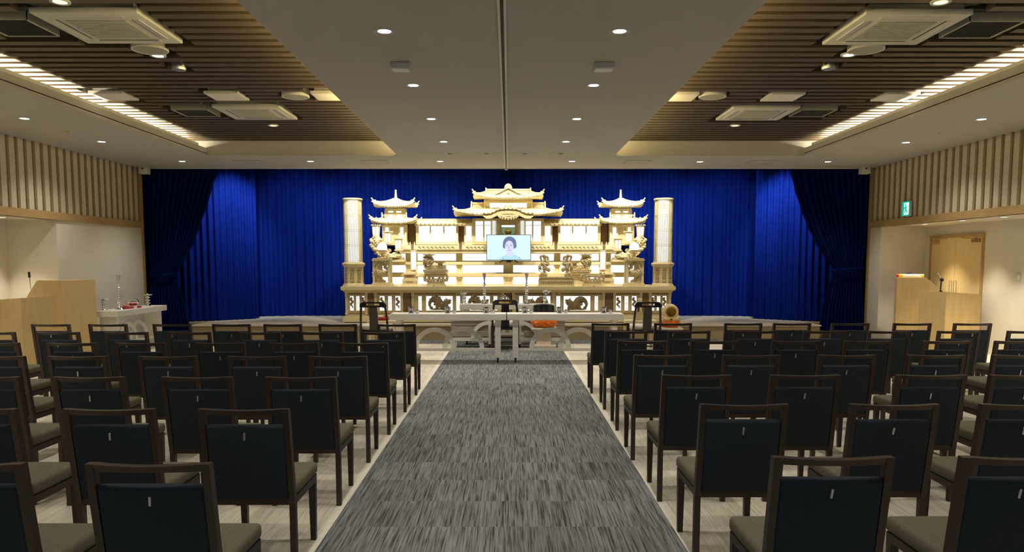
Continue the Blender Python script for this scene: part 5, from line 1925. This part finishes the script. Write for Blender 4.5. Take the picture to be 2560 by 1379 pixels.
def ell(cx, cy, rx, ry, n=24, a0=0, a1=2 * pi):
    m = n if a1 - a0 > 6 else n + 1
    return [(cx + rx * cos(a0 + (a1 - a0) * i / n), cy + ry * sin(a0 + (a1 - a0) * i / n)) for i in range(m)]


flat([(.012, .02), (.988, .02), (.988, .975), (.012, .975)], 0, 0)
# robe and shoulders, neck, hair, face
flat([(.28, .975), (.30, .90), (.37, .85), (.45, .79), (.52, .86), (.60, .74), (.66, .80), (.74, .87), (.80, .975)], 4, 1)
flat([(.45, .68), (.59, .66), (.605, .78), (.53, .87), (.44, .80)], 2, 2)
hair = ell(.525, .36, .145, .265, 26, pi, 2 * pi)
hair = [(.365, .46), (.37, .36)] + ell(.52, .33, .148, .255, 22, pi * 1.02, pi * 1.98) + [(.672, .38), (.678, .46), (.65, .525), (.605, .55), (.58, .50), (.44, .50), (.405, .545), (.38, .52)]
flat(hair, 1, 3)
flat(ell(.512, .47, .096, .235, 30), 2, 4)
for ex_ in (.455, .555):
    flat(ell(ex_, .425, .024, .016, 14), 3, 5)
    flat([(ex_ - .03, .385), (ex_, .37), (ex_ + .03, .38), (ex_ + .03, .387), (ex_, .378), (ex_ - .03, .393)], 3, 5)
flat([(.497, .44), (.507, .44), (.512, .53), (.525, .55), (.49, .553), (.498, .53)], 3, 5)
flat([(.465, .60), (.51, .612), (.555, .598), (.535, .622), (.51, .63), (.485, .622)], 3, 5)
flat([(.375, .86), (.385, .86), (.375, .95), (.365, .95)], 3, 5)
flat([(.725, .86), (.735, .86), (.745, .93), (.735, .95)], 3, 5)
mb.build('screen', ['tv_sky', 'tv_hair', 'tv_skin', 'tv_line', 'tv_robe'], tv)
zf = PZ(655.5, Ytv)
for dx in (-.2, .2):
    MB().tube([(xm + dx * .6, Ytv + .02, z0 + .01), (xm + dx, Ytv + .02, zf), (xm + dx, Ytv + .22, zf)], .012, 8).build('foot', 'tv_body', tv)
MB().box(xm - .05, xm + .05, Ytv + .04, Ytv + .07, zf - .0, z0 + .2).build('mount', 'tv_body', tv)
MB().tube([(xm - .1, Ytv + .0, z0), (xm - .02, Ytv - .01, z0 - .04), (xm + .05, Ytv - .01, z0 - .03), (xm + .1, Ytv, z0 - .005)], .005, 6).build('cable', 'tv_body', tv)
TVF = zf


# ---------------------------------------------------------------- tall lantern columns
def lantern_column(side):
    q = -1 if side == 'vase-table side' else 1
    Yc = 16.72
    cx = XC + q * HX(884.8 if q < 0 else 1270.5 - (1656 - 1270.5), Yc)
    z = lambda v: PZ(v, Yc)
    k = Yc * _c / FPX
    t = thing('lantern_column', 'tall cylindrical lit lantern on a carved eight-sided pedestal, %s end of the altar' % side, 'lantern', (cx, Yc, ZSL), group='tall lantern columns')
    rot = Matrix.Translation((cx, Yc, ZSL)) @ Matrix.Rotation(pi / 8, 4, 'Z')
    zz = lambda v: z(v) - ZSL
    c8 = 1 / cos(pi / 8)
    MB().lathe([(26.5 * k * c8, .0), (26.5 * k * c8, zz(713)), (24 * k * c8, zz(709)), (23 * k * c8, zz(706))], seg=8, xf=rot).build('base', 'hinoki', t, angle=20)
    sh = MB().lathe([(22.5 * k * c8, zz(707)), (22.5 * k * c8, zz(667))], seg=8, xf=rot).build('shaft', 'hinoki', t, angle=20)
    for i in (-1, 0, 1):
        a = -pi / 2 + i * pi / 4
        m = Matrix.Translation((cx + cos(a) * 22.4 * k, Yc + sin(a) * 22.4 * k, 0)) @ Matrix.Rotation(a + pi / 2, 4, 'Z')
        mb = MB()
        w = 6.4 * k
        for f in (-1, 1):
            for j in range(4):
                v = 673 + j * 9
                mb.tube([(f * w * .75, -.004, z(v)), (f * w * .25, -.004, z(v + 3)), (f * w * .7, -.004, z(v + 6))], .008, 6, xf=m)
        for j in range(5): mb.ball((0, -.003, z(674 + j * 7.5)), .014, 8, 5, (1.4, .4, .8), m)
        mb.box(-w * 1.15, w * 1.15, -.004, .01, z(670.5), z(669), m); mb.box(-w * 1.15, w * 1.15, -.004, .01, z(706), z(704.5), m)
        mb.build('fret_carving', 'shade_wood', sh)
    MB().lathe([(23 * k * c8, zz(667.5)), (24 * k * c8, zz(665)), (27 * k * c8, zz(661)), (27 * k * c8, zz(658.5)), (24.5 * k * c8, zz(656.5))], seg=8, xf=rot).build('cornice', 'hinoki', t, angle=20)
    R_ = 22.5 * k
    r0 = 22.6 * k
    core = MB().cyl((cx, Yc, z(656)), R_ * .58, z(499) - z(656), 32).build('light_core', 'paper_light', t)
    # cream shell round the back and flanks, open in front
    mb = MB()
    n = 30
    a0, a1 = -pi / 2 + R(62), -pi / 2 + R(298)
    vs, fs = [], []
    for i in range(n + 1):
        a = a0 + (a1 - a0) * i / n
        for zz_ in (z(656), z(499)):
            for rr in (R_, R_ * .93):
                vs.append((cx + rr * cos(a), Yc + rr * sin(a), zz_))
    for i in range(n):
        b, c = i * 4, i * 4 + 4
        fs += [(b, c, c + 2, b + 2), (b + 1, b + 3, c + 3, c + 1), (b + 2, c + 2, c + 3, b + 3), (b, b + 1, c + 1, c)]
    fs += [(0, 2, 3, 1), (n * 4, n * 4 + 1, n * 4 + 3, n * 4 + 2)]
    mb.add(vs, fs)
    mb.build('shell', 'hinoki', t)
    mb = MB()
    for i in range(24):
        a = -pi / 2 + R(-78 + 156 * i / 23)
        mb.box(cx + cos(a) * R_ - .0042, cx + cos(a) * R_ + .0042, Yc + sin(a) * R_ - .004, Yc + sin(a) * R_ + .004, z(656), z(499))
    for v in (503, 538, 542, 574, 578, 611, 615, 652):
        pts = [(cx + cos(a) * R_ * 1.004, Yc + sin(a) * R_ * 1.004, z(v)) for a in [-pi / 2 + R(-80 + 160 * j / 20) for j in range(21)]]
        mb.tube(pts, .0035, 6)
    mb.build('lattice_bars', 'hinoki_carved', t)
    MB().lathe([(R_ * 1.0, 0), (R_ * 1.1, .006), (R_ * 1.1, .03), (R_ * 1.0, .036), (.001, .036)], (cx, Yc, z(500)), 36).build('top_cap', 'hinoki', t)
    MB().lathe([(R_ * 1.08, 0), (R_ * 1.08, .02), (R_ * 1.0, .028)], (cx, Yc, z(657.5)), 36).build('bottom_ring', 'hinoki', t)


lantern_column('vase-table side')
lantern_column('exit-sign side')


# ---------------------------------------------------------------- dragon pedestals with globe lamps
def pedestal(side):
    q = -1 if side == 'vase-table side' else 1
    Yc = 16.72
    k = Yc * _c / FPX
    cx = XC + q * HX(956.5, Yc)
    z = lambda v: PZ(v, Yc)
    t = thing('lamp_pedestal', 'openwork pedestal with coiled dragon carrying a globe lamp, %s of the altar' % side, 'pedestal', (cx, Yc, ZSL), group='globe lamp pedestals')
    w = 19 * k
    mb = MB().box(cx - 25 * k, cx + 25 * k, Yc - .2, Yc + .2, ZSL, z(712))
    mb.prism([(cx - 25 * k, z(712)), (cx + 25 * k, z(712)), (cx + 22 * k, z(706)), (cx - 22 * k, z(706))], 'y', Yc - .19, Yc + .19)
    mb.build('base', 'hinoki', t)
    for sx in (-1, 1):
        for sy_ in (-1, 1):
            MB().box(cx + sx * w - .022, cx + sx * w + .022, Yc + sy_ * .14 - .022, Yc + sy_ * .14 + .022, z(706), z(655)).build('corner_post', 'hinoki', t)
    mb = MB().box(cx - 21.5 * k, cx + 21.5 * k, Yc - .18, Yc + .18, z(655), z(651.5))
    mb.box(cx - 23 * k, cx + 23 * k, Yc - .195, Yc + .195, z(651.5), z(648)); mb.box(cx - 21 * k, cx + 21 * k, Yc - .18, Yc + .18, z(648), z(645))
    mb.build('top_plate', 'hinoki_carved', t)
    f = -q
    pts = [(cx + f * 10 * k, Yc - .12, z(703)), (cx - f * 4 * k, Yc - .10, z(699)), (cx - f * 14 * k, Yc - .10, z(694)), (cx - f * 15 * k, Yc - .1, z(684)), (cx - f * 8 * k, Yc - .12, z(678)),
           (cx - f * 2 * k, Yc - .14, z(685)), (cx + f * 4 * k, Yc - .14, z(681))]
    serpent(MB(), pts, .055, legs=False, seed=9).build('dragon_carving', 'hinoki_carved', t)
    mb = MB().curve([(cx - f * 15 * k, Yc - .12, z(684)), (cx - f * 12 * k, Yc - .12, z(670)), (cx - f * 7 * k, Yc - .12, z(660)), (cx, Yc - .12, z(656))], [.05, .05, .05, .05], 8)
    for i in range(7):
        a, b = [(2, 658), (6, 661), (10, 663), (9, 668), (13, 670), (15, 677), (16, 683)][i]
        mb.ball((cx + f * a * k, Yc - .13, z(b)), .034, 8, 6, (1.1, .6, 1))
    mb.build('vine_carving', 'hinoki_carved', t)
    # globe lamp standing on the pedestal
    g = thing('globe_lamp', 'round white lit globe lamp on the dragon pedestal, %s' % side, 'lamp', (cx, Yc, z(645)), group='globe lamps')
    MB().lathe([(7 * k, 0), (7.5 * k, .012), (4 * k, .03), (3.4 * k, .05), (4.2 * k, .09), (6 * k, .118)], (cx, Yc, z(645)), 20).build('stem', 'hinoki_carved', g)
    MB().ball((cx, Yc, z(618)), 12.3 * k, 24, 14).build('globe', 'paper_light', g)
    MB().lathe([(.024, 0), (.02, .012), (.006, .02), (.004, .045), (.001, .05)], (cx, Yc, z(606.5)), 12).build('finial', 'hinoki', g)
    mb = MB().lathe([(5 * k, 0), (8 * k, .012), (10.4 * k, .04), (10.8 * k, .055), (10.2 * k, .055)], (cx, Yc, z(631)), 20)
    mb.build('petal_collar', 'hinoki', g)


pedestal('vase-table side')
pedestal('exit-sign side')


# ---------------------------------------------------------------- flared lotus lanterns, three a side, on dragon carvings
def lotus_lanterns(side):
    q = -1 if side == 'vase-table side' else 1
    rows = [(942, 563.5, 591, 597, 17.14), (971.5, 580, 606, 612, 17.1), (997.5, 597, 623, 629, 17.08)]
    nm3 = ['tallest and outermost', 'middle', 'lowest and innermost']
    # carved bracket beneath, resting on the upper shelf of the tiers
    Yc = 17.14
    k = Yc * _c / FPX
    X = lambda u: XC + q * HX(u, Yc)
    z = lambda v: PZ(v, Yc)
    zsf = PZ(654, 17.55)
    t = thing('dragon_bracket', 'swirling carved dragon and cloud stand under three flared lanterns, %s' % side, 'carved stand', (X(968), 17.42, zsf), group='dragon lantern stands')
    mb = MB()
    mb.box(X(941), X(1012), Yc - .1, 17.52, zsf, zsf + .05)
    mb.box(X(945), X(1006), Yc - .08, 17.5, zsf + .05, z(643))
    mb.build('stand_block', 'hinoki', t)
    mb = MB()
    for i in range(6):
        x = X(985 + i * 4)
        mb.tube([(x - .02, Yc - .083, z(650)), (x + .02, Yc - .083, z(646))], .008, 6)
    mb.build('fret_carving', 'shade_wood', t)
    mb = MB()
    pts = [(X(1006), Yc - .05, z(641)), (X(992), Yc - .06, z(634)), (X(978), Yc - .05, z(641)), (X(962), Yc - .04, z(636)), (X(950), Yc - .02, z(629)), (X(944), Yc, z(619)), (X(936), Yc - .02, z(611)), (X(945), Yc - .05, z(603))]
    serpent(mb, pts, .075, legs=False, seed=2)
    rnd = random.Random(21)
    for i in range(46):
        f = rnd.random()
        u = 930 + f * 76
        vmid = 600 + 44 * f ** .7
        v = vmid + rnd.uniform(-6, 16) * (1 - .5 * f)
        mb.ball((X(u), Yc + rnd.uniform(-.10, .06), z(min(v, 642))), rnd.uniform(.028, .06), 8, 6, (1.25, .8, .8))
    mb.build('dragon_carving', 'hinoki', t)
    for i, (uc, vt, vb, vs_, Yl) in enumerate(rows):
        kl = Yl * _c / FPX
        zl = lambda v: PZ(v, Yl)
        cx = XC + q * HX(uc, Yl)
        g = thing('lotus_lantern', 'flared wooden lit lantern over the dragon stand, %s, %s' % (nm3[i], side), 'lantern', (cx, Yl, zl(vs_)), group='flared altar lanterns')
        MB().lathe([(6 * kl, 0), (9 * kl, .012), (9.5 * kl, .03), (6.5 * kl, .045), (8 * kl, .055)], (cx, Yl, zl(vs_)), 18).build('lotus_foot', 'hinoki', g)
        mb = MB()
        for p in range(10):
            a = 2 * pi * p / 10
            mb.ball((cx + cos(a) * 8 * kl, Yl + sin(a) * 8 * kl, zl(vs_) + .03), .03, 8, 5, (1, 1, .6))
        mb.build('petal_ring', 'hinoki', g)
        z0, z1 = zl(vb), zl(vt + 3)
        rot = Matrix.Translation((cx, Yl, 0)) @ Matrix.Rotation(pi / 6, 4, 'Z')
        MB().lathe([(6.8 * kl, z0), (8.6 * kl, z1)], seg=6, xf=rot).build('glass', 'warm_glass', g, angle=20)
        mb = MB()
        for p in range(6):
            a = 2 * pi * p / 6
            c0 = Vector((cos(a), sin(a), 0))
            mb.tube([tuple(c0 * 7.4 * kl + Vector((0, 0, z0))), tuple(c0 * 9.4 * kl + Vector((0, 0, z1)))], .013, 6, xf=rot)
        mb.lathe([(8 * kl, z0 - .012), (8 * kl, z0 + .02), (6.5 * kl, z0 + .022)], seg=6, xf=rot)
        mb.build('frame', 'hinoki', g, angle=20)
        mb = MB().lathe([(9 * kl, z1 - .006), (11.5 * kl, z1 + .012), (13 * kl, z1 + .03), (8 * kl, z1 + .036)], seg=6, xf=rot)
        for p in range(12):
            a = 2 * pi * p / 12
            mb.ball((cx + cos(a) * 11.5 * kl, Yl + sin(a) * 11.5 * kl, z1 + .032), .016, 6, 4)
        mb.build('crown', 'hinoki', g, angle=20)


lotus_lanterns('vase-table side')
lotus_lanterns('exit-sign side')


# ---------------------------------------------------------------- small cylinder lamps on stepped caskets
def casket(side):
    q = -1 if side == 'vase-table side' else 1
    Yc = 16.97
    k = Yc * _c / FPX
    cx = XC + q * HX(1034.5, Yc)
    xb_ = XC + q * HX(1025, Yc)
    z = lambda v: PZ(v, Yc)
    t = thing('stepped_casket', 'small stepped wooden casket under the cylinder lamp, %s of the altar' % side, 'casket', (xb_, Yc, ZSL), group='stepped caskets')
    MB().prism([(xb_ - 20 * k, ZSL), (xb_ + 20 * k, ZSL), (xb_ + 18 * k, z(708)), (xb_ - 18 * k, z(708))], 'y', Yc - .15, Yc + .15).build('foot', 'hinoki', t)
    bd = MB().box(xb_ - 17 * k, xb_ + 17 * k, Yc - .13, Yc + .13, z(708), z(701)).build('drawer_case', 'hinoki_carved', t)
    MB().box(xb_ - 9 * k, xb_ + 9 * k, Yc - .136, Yc - .128, z(706.5), z(702.5)).build('inset', 'shade_wood', bd)
    MB().prism([(xb_ - 18.5 * k, z(701)), (xb_ + 18.5 * k, z(701)), (xb_ + 14.5 * k, z(694)), (xb_ - 14.5 * k, z(694))], 'y', Yc - .13, Yc + .13).build('waist', 'hinoki', t)
    bd = MB().box(xb_ - 13.5 * k, xb_ + 13.5 * k, Yc - .11, Yc + .11, z(694), z(686)).build('upper_case', 'hinoki_carved', t)
    MB().box(xb_ - 7 * k, xb_ + 7 * k, Yc - .116, Yc - .108, z(692.5), z(688)).build('inset', 'shade_wood', bd)
    MB().box(xb_ - 16 * k, xb_ + 16 * k, Yc - .14, Yc + .14, z(686), z(683)).build('top_plate', 'hinoki', t)
    mb = MB()
    for f in (-1, 1): mb.tube([(xb_ + f * 15 * k, Yc - .1, z(683)), (xb_ + f * 15.5 * k, Yc - .1, z(677))], [.012, .006], 6)
    mb.build('corner_spire', 'hinoki', t)
    g = thing('cylinder_lamp', 'small white cylinder lamp with upright bars, %s of the altar' % side, 'lamp', (cx, Yc, z(683)), group='small cylinder lamps')
    MB().lathe([(9 * k, 0), (9 * k, .02), (6 * k, .035), (6 * k, .075), (8.5 * k, .085)], (cx, Yc, z(683)), 18).build('base', 'hinoki', g)
    MB().cyl((cx, Yc, z(673.5)), 6.2 * k, z(628) - z(673.5), 20).build('light_core', 'paper_light', g)
    mb = MB()
    for i in range(16):
        a = 2 * pi * i / 16
        mb.box(cx + cos(a) * 7.4 * k - .0035, cx + cos(a) * 7.4 * k + .0035, Yc + sin(a) * 7.4 * k - .0035, Yc + sin(a) * 7.4 * k + .0035, z(673.5), z(627))
    mb.build('bars', 'hinoki', g)
    MB().lathe([(7.6 * k, 0), (8.3 * k, .006), (8.3 * k, .02), (6 * k, .026)], (cx, Yc, z(628.5)), 18).build('cap', 'hinoki', g)


casket('vase-table side')
casket('exit-sign side')


# ---------------------------------------------------------------- offering stands with dragons
def fret_bowl(label, uc, Yc, group, width=56, q=None):
    k = Yc * _c / FPX
    cx = PXx(uc, Yc, 1.3)
    z = lambda v: PZ(v, Yc)
    t = thing('offering_stand', label, 'offering stand', (cx, Yc, ZSL), group=group)
    s = width / 56
    mb = MB()
    for f in (-1, 1):
        mb.box(cx + f * 23 * k * s, cx + f * 6 * k * s, Yc - .14, Yc + .14, ZSL, z(713))
    mb.box(cx - 22 * k * s, cx + 22 * k * s, Yc - .13, Yc + .13, z(713), z(708.5)); mb.box(cx - 20.5 * k * s, cx + 20.5 * k * s, Yc - .12, Yc + .12, z(708.5), z(704))
    mb.build('foot', 'hinoki', t)
    # pierced side walls: scrolls between rims
    mb = MB()
    for y in (Yc - .12, Yc + .10):
        for f in (-1, 1):
            for pts in ([(27, 703), (28, 694), (26, 687), (22, 689)], [(24, 703), (19, 700), (17, 695), (20, 692)], [(17, 702), (12, 700), (8, 696), (9, 692)], [(6, 702), (3, 698), (0, 700)], [(21, 688), (15, 691), (9, 688), (3, 690), (0, 688)]):
                mb.curve([(cx + f * a * k * s, y, z(b)) for a, b in pts], .02, 8)
            mb.ball((cx + f * 25 * k * s, y, z(699)), .03, 8, 5, (1, .5, 1)); mb.ball((cx + f * 14 * k * s, y, z(700)), .024, 8, 5, (1, .5, 1))
        mb.box(cx - 27.5 * k * s, cx + 27.5 * k * s, y - .012, y + .012, z(687.5), z(684.5))
        mb.box(cx - 21 * k * s, cx + 21 * k * s, y - .012, y + .012, z(705), z(702.5))
    mb.build('fret_carving', 'hinoki_carved', t)
    return t, cx, k, z, s


Yo = 16.63
t, cx, k, z, s_ = fret_bowl('pierced carved stand holding a dragon ornament, vase-table side of the altar', 1090, Yo, 'pierced offering stands')
o1 = thing('dragon_ornament', 'carved dragon ornament with two cups on the pierced stand, vase-table side', 'carved ornament', (cx, Yo, z(684.5)), group='dragon cup ornaments')


def dragon_cup(t, cx, Yo, k, z, f, dv=0):
    mb = MB().prism([(cx - 31 * k, z(675 + dv)), (cx + 31 * k, z(675 + dv)), (cx + 27 * k, z(684.3 + dv)), (cx - 27 * k, z(684.3 + dv))], 'y', Yo - .15, Yo + .15)
    mb.box(cx - 30 * k, cx + 30 * k, Yo - .155, Yo + .155, z(675 + dv), z(673.4 + dv))
    tr = mb.build('tray', 'hinoki', t)
    mb = MB()
    for i in range(9):
        a = cx + (-22 + 5.5 * i) * k
        mb.tube([(a - .02, Yo - .156, z(680 + dv)), (a, Yo - .156, z(677.5 + dv)), (a + .02, Yo - .156, z(680 + dv))], .006, 6)
    mb.build('fret_carving', 'shade_wood', tr)
    mb = MB()
    for i in range(20):
        mb.ball((cx + f * (-24 + 2.4 * i) * k, Yo - .07 + .05 * (i % 3), z(670 + dv - (i % 4))), .03, 8, 5, (1.2, .8, .9))
    mb.box(cx - 22 * k, cx + 25 * k, Yo - .08, Yo + .1, z(673.4 + dv), z(663 + dv))
    mb.build('cloud_base', 'hinoki_carved', t)
    pts = [(cx + f * -24 * k, Yo, z(671 + dv)), (cx + f * -27 * k, Yo, z(660 + dv)), (cx + f * -24 * k, Yo - .05, z(651 + dv)), (cx + f * -13 * k, Yo - .05, z(656 + dv)), (cx + f * -12 * k, Yo, z(648 + dv)), (cx + f * -20 * k, Yo, z(644 + dv))]
    serpent(MB(), pts, .055, legs=False, seed=4).build('dragon_carving', 'hinoki_carved', t)
    MB().lathe([(.06, 0), (.07, .02), (.13, .04), (.14, .055), (.13, .055), (.05, .03), (.001, .03)], (cx + f * -17 * k, Yo, z(641.5 + dv)), 20).build('cup', 'hinoki', t)
    MB().lathe([(.05, 0), (.05, .05), (.10, .06), (.13, .085), (.135, .095), (.12, .095), (.05, .07), (.001, .07)], (cx + f * 11 * k, Yo, z(664 + dv)), 20).build('cup', 'hinoki', t)


dragon_cup(o1, cx, Yo, k, z, 1)
t, cx, k, z, s_ = fret_bowl('pierced carved stand empty but for two dark knobs, exit-sign side of the altar', 1480, Yo, 'pierced offering stands')
o2 = thing('vase_pair_knobs', 'two small dark bead knobs on wire standing on the pierced stand', 'ornament', (cx + 24 * k, Yo, z(684.5)))
mb = MB()
for a in (21, 29):
    mb.tube([(cx + 24 * k, Yo - .1, z(684.5)), (cx + a * k, Yo - .1, z(683))], .006, 6)
mb.build('stem', 'hinoki', o2)
for a in (21, 29):
    MB().ball((cx + a * k, Yo - .1, z(682)), .014, 10, 6).build('bead', 'hinoki_dark', o2)
# the second dragon ornament stands on a plain block behind
Y2 = 17.0
k2 = Y2 * _c / FPX
cx2 = PXx(1447, Y2, 1.4)
z2 = lambda v: PZ(v, Y2)
t = thing('ornament_block', 'plain wooden block raising the dragon ornament behind the phoenix screens', 'block', (cx2, Y2, ZSL))
MB().box(cx2 - 20 * k2, cx2 + 20 * k2, Y2 - .1, Y2 + .1, ZSL, z2(684.3)).build('block_body', 'hinoki', t)
MB().box(cx2 - 22 * k2, cx2 + 22 * k2, Y2 - .11, Y2 + .11, ZSL, ZSL + .03).build('block_foot', 'hinoki', t)
o3 = thing('dragon_ornament', 'carved dragon ornament with two cups behind the phoenix carvings, exit-sign side', 'carved ornament', (cx2, Y2, z2(684.3)), group='dragon cup ornaments')
dragon_cup(o3, cx2, Y2, k2, z2, -1)

# phoenix pair on a long scalloped base
Yp = 16.62
kp = Yp * _c / FPX
zp = lambda v: PZ(v, Yp)
xp0, xp1 = PXx(1344, Yp, 1.2), PXx(1437, Yp, 1.2)
cxp = (xp0 + xp1) / 2
t = thing('phoenix_screen', 'long carved stand bearing two tall pierced phoenix carvings, exit-sign side', 'carved ornament', (cxp, Yp, ZSL))
mb = MB().prism([(xp0, ZSL), (xp1, ZSL), (xp1 - .02, zp(711)), (xp0 + .02, zp(711))], 'y', Yp - .12, Yp + .12)
mb.box(xp0 + .02, xp1 - .02, Yp - .1, Yp + .1, zp(711), zp(702)); mb.box(xp0 + .01, xp1 - .01, Yp - .115, Yp + .115, zp(702.5), zp(700.6))
bs = mb.build('base', 'hinoki', t)
mb = MB()
for i in range(14):
    x = xp0 + .08 + (xp1 - xp0 - .16) * i / 13
    f = 1 if i < 7 else -1
    mb.tube([(x - .02 * f, Yp - .103, zp(709)), (x + .012 * f, Yp - .103, zp(706.5)), (x - .02 * f, Yp - .103, zp(704))], .008, 6)
mb.build('fret_carving', 'shade_wood', bs)
mb = MB()
for i in range(7):
    x = xp0 + .09 + (xp1 - xp0 - .18) * i / 6
    mb.arch(x, zp(700.6), .075, .055, Yp - .1, Yp - .06, 0, pi, 12)
    mb.arch(x, zp(700.6), .05, .0, Yp - .085, Yp - .06, 0, pi, 10)
mb.box(xp0 + .03, xp1 - .03, Yp - .06, Yp + .06, zp(700.6), zp(692.5))
mb.build('wave_carving', 'hinoki_carved', t)
for f, uc in ((1, 1359), (-1, 1420)):
    cx = PXx(uc, Yp, 1.5)
    mb = MB()
    S = lambda a, b, y=0: (cx + f * a * kp, Yp + y, zp(b))
    mb.prism([(cx + f * a * kp, zp(b)) for a, b in ((-11, 692), (9, 692), (6, 678), (1, 674), (-2, 678), (-7, 681))], 'y', Yp - .03, Yp + .03)
    for pts, r in (([(-1, 676), (3, 668), (0, 660), (-3, 655)], .06), ([(-3, 655), (3, 650), (2, 643), (1, 638)], .04), ([(2, 645), (8, 641), (11, 645), (10, 651)], .026), ([(0, 643), (-6, 638), (-8, 643), (-6, 650), (-9, 654)], .024), ([(3, 652), (9, 654), (12, 660), (8, 664)], .03),
                   ([(0, 672), (8, 671), (13, 673), (11, 679)], .045), ([(-4, 662), (-9, 663), (-10, 669), (-5, 673)], .034), ([(-7, 680), (-12, 674), (-13, 670)], .012), ([(-5, 676), (-8, 671), (-12, 669)], .012)):
        mb.curve([S(a, b) for a, b in pts], r * .82)
    for a, b, r in ((0, 639, .05), (-6, 640, .035), (7, 641, .035), (4, 660, .05), (-4, 658, .045), (2, 667, .055), (8, 674, .04), (-3, 684, .06), (5, 686, .05), (-8, 688, .04), (9, 660, .03), (-8, 666, .035)):
        mb.ball(S(a, b, -.02), r * .78, 10, 6, (1, .6, 1))
    mb.build('phoenix_carving', 'hinoki_carved', t)
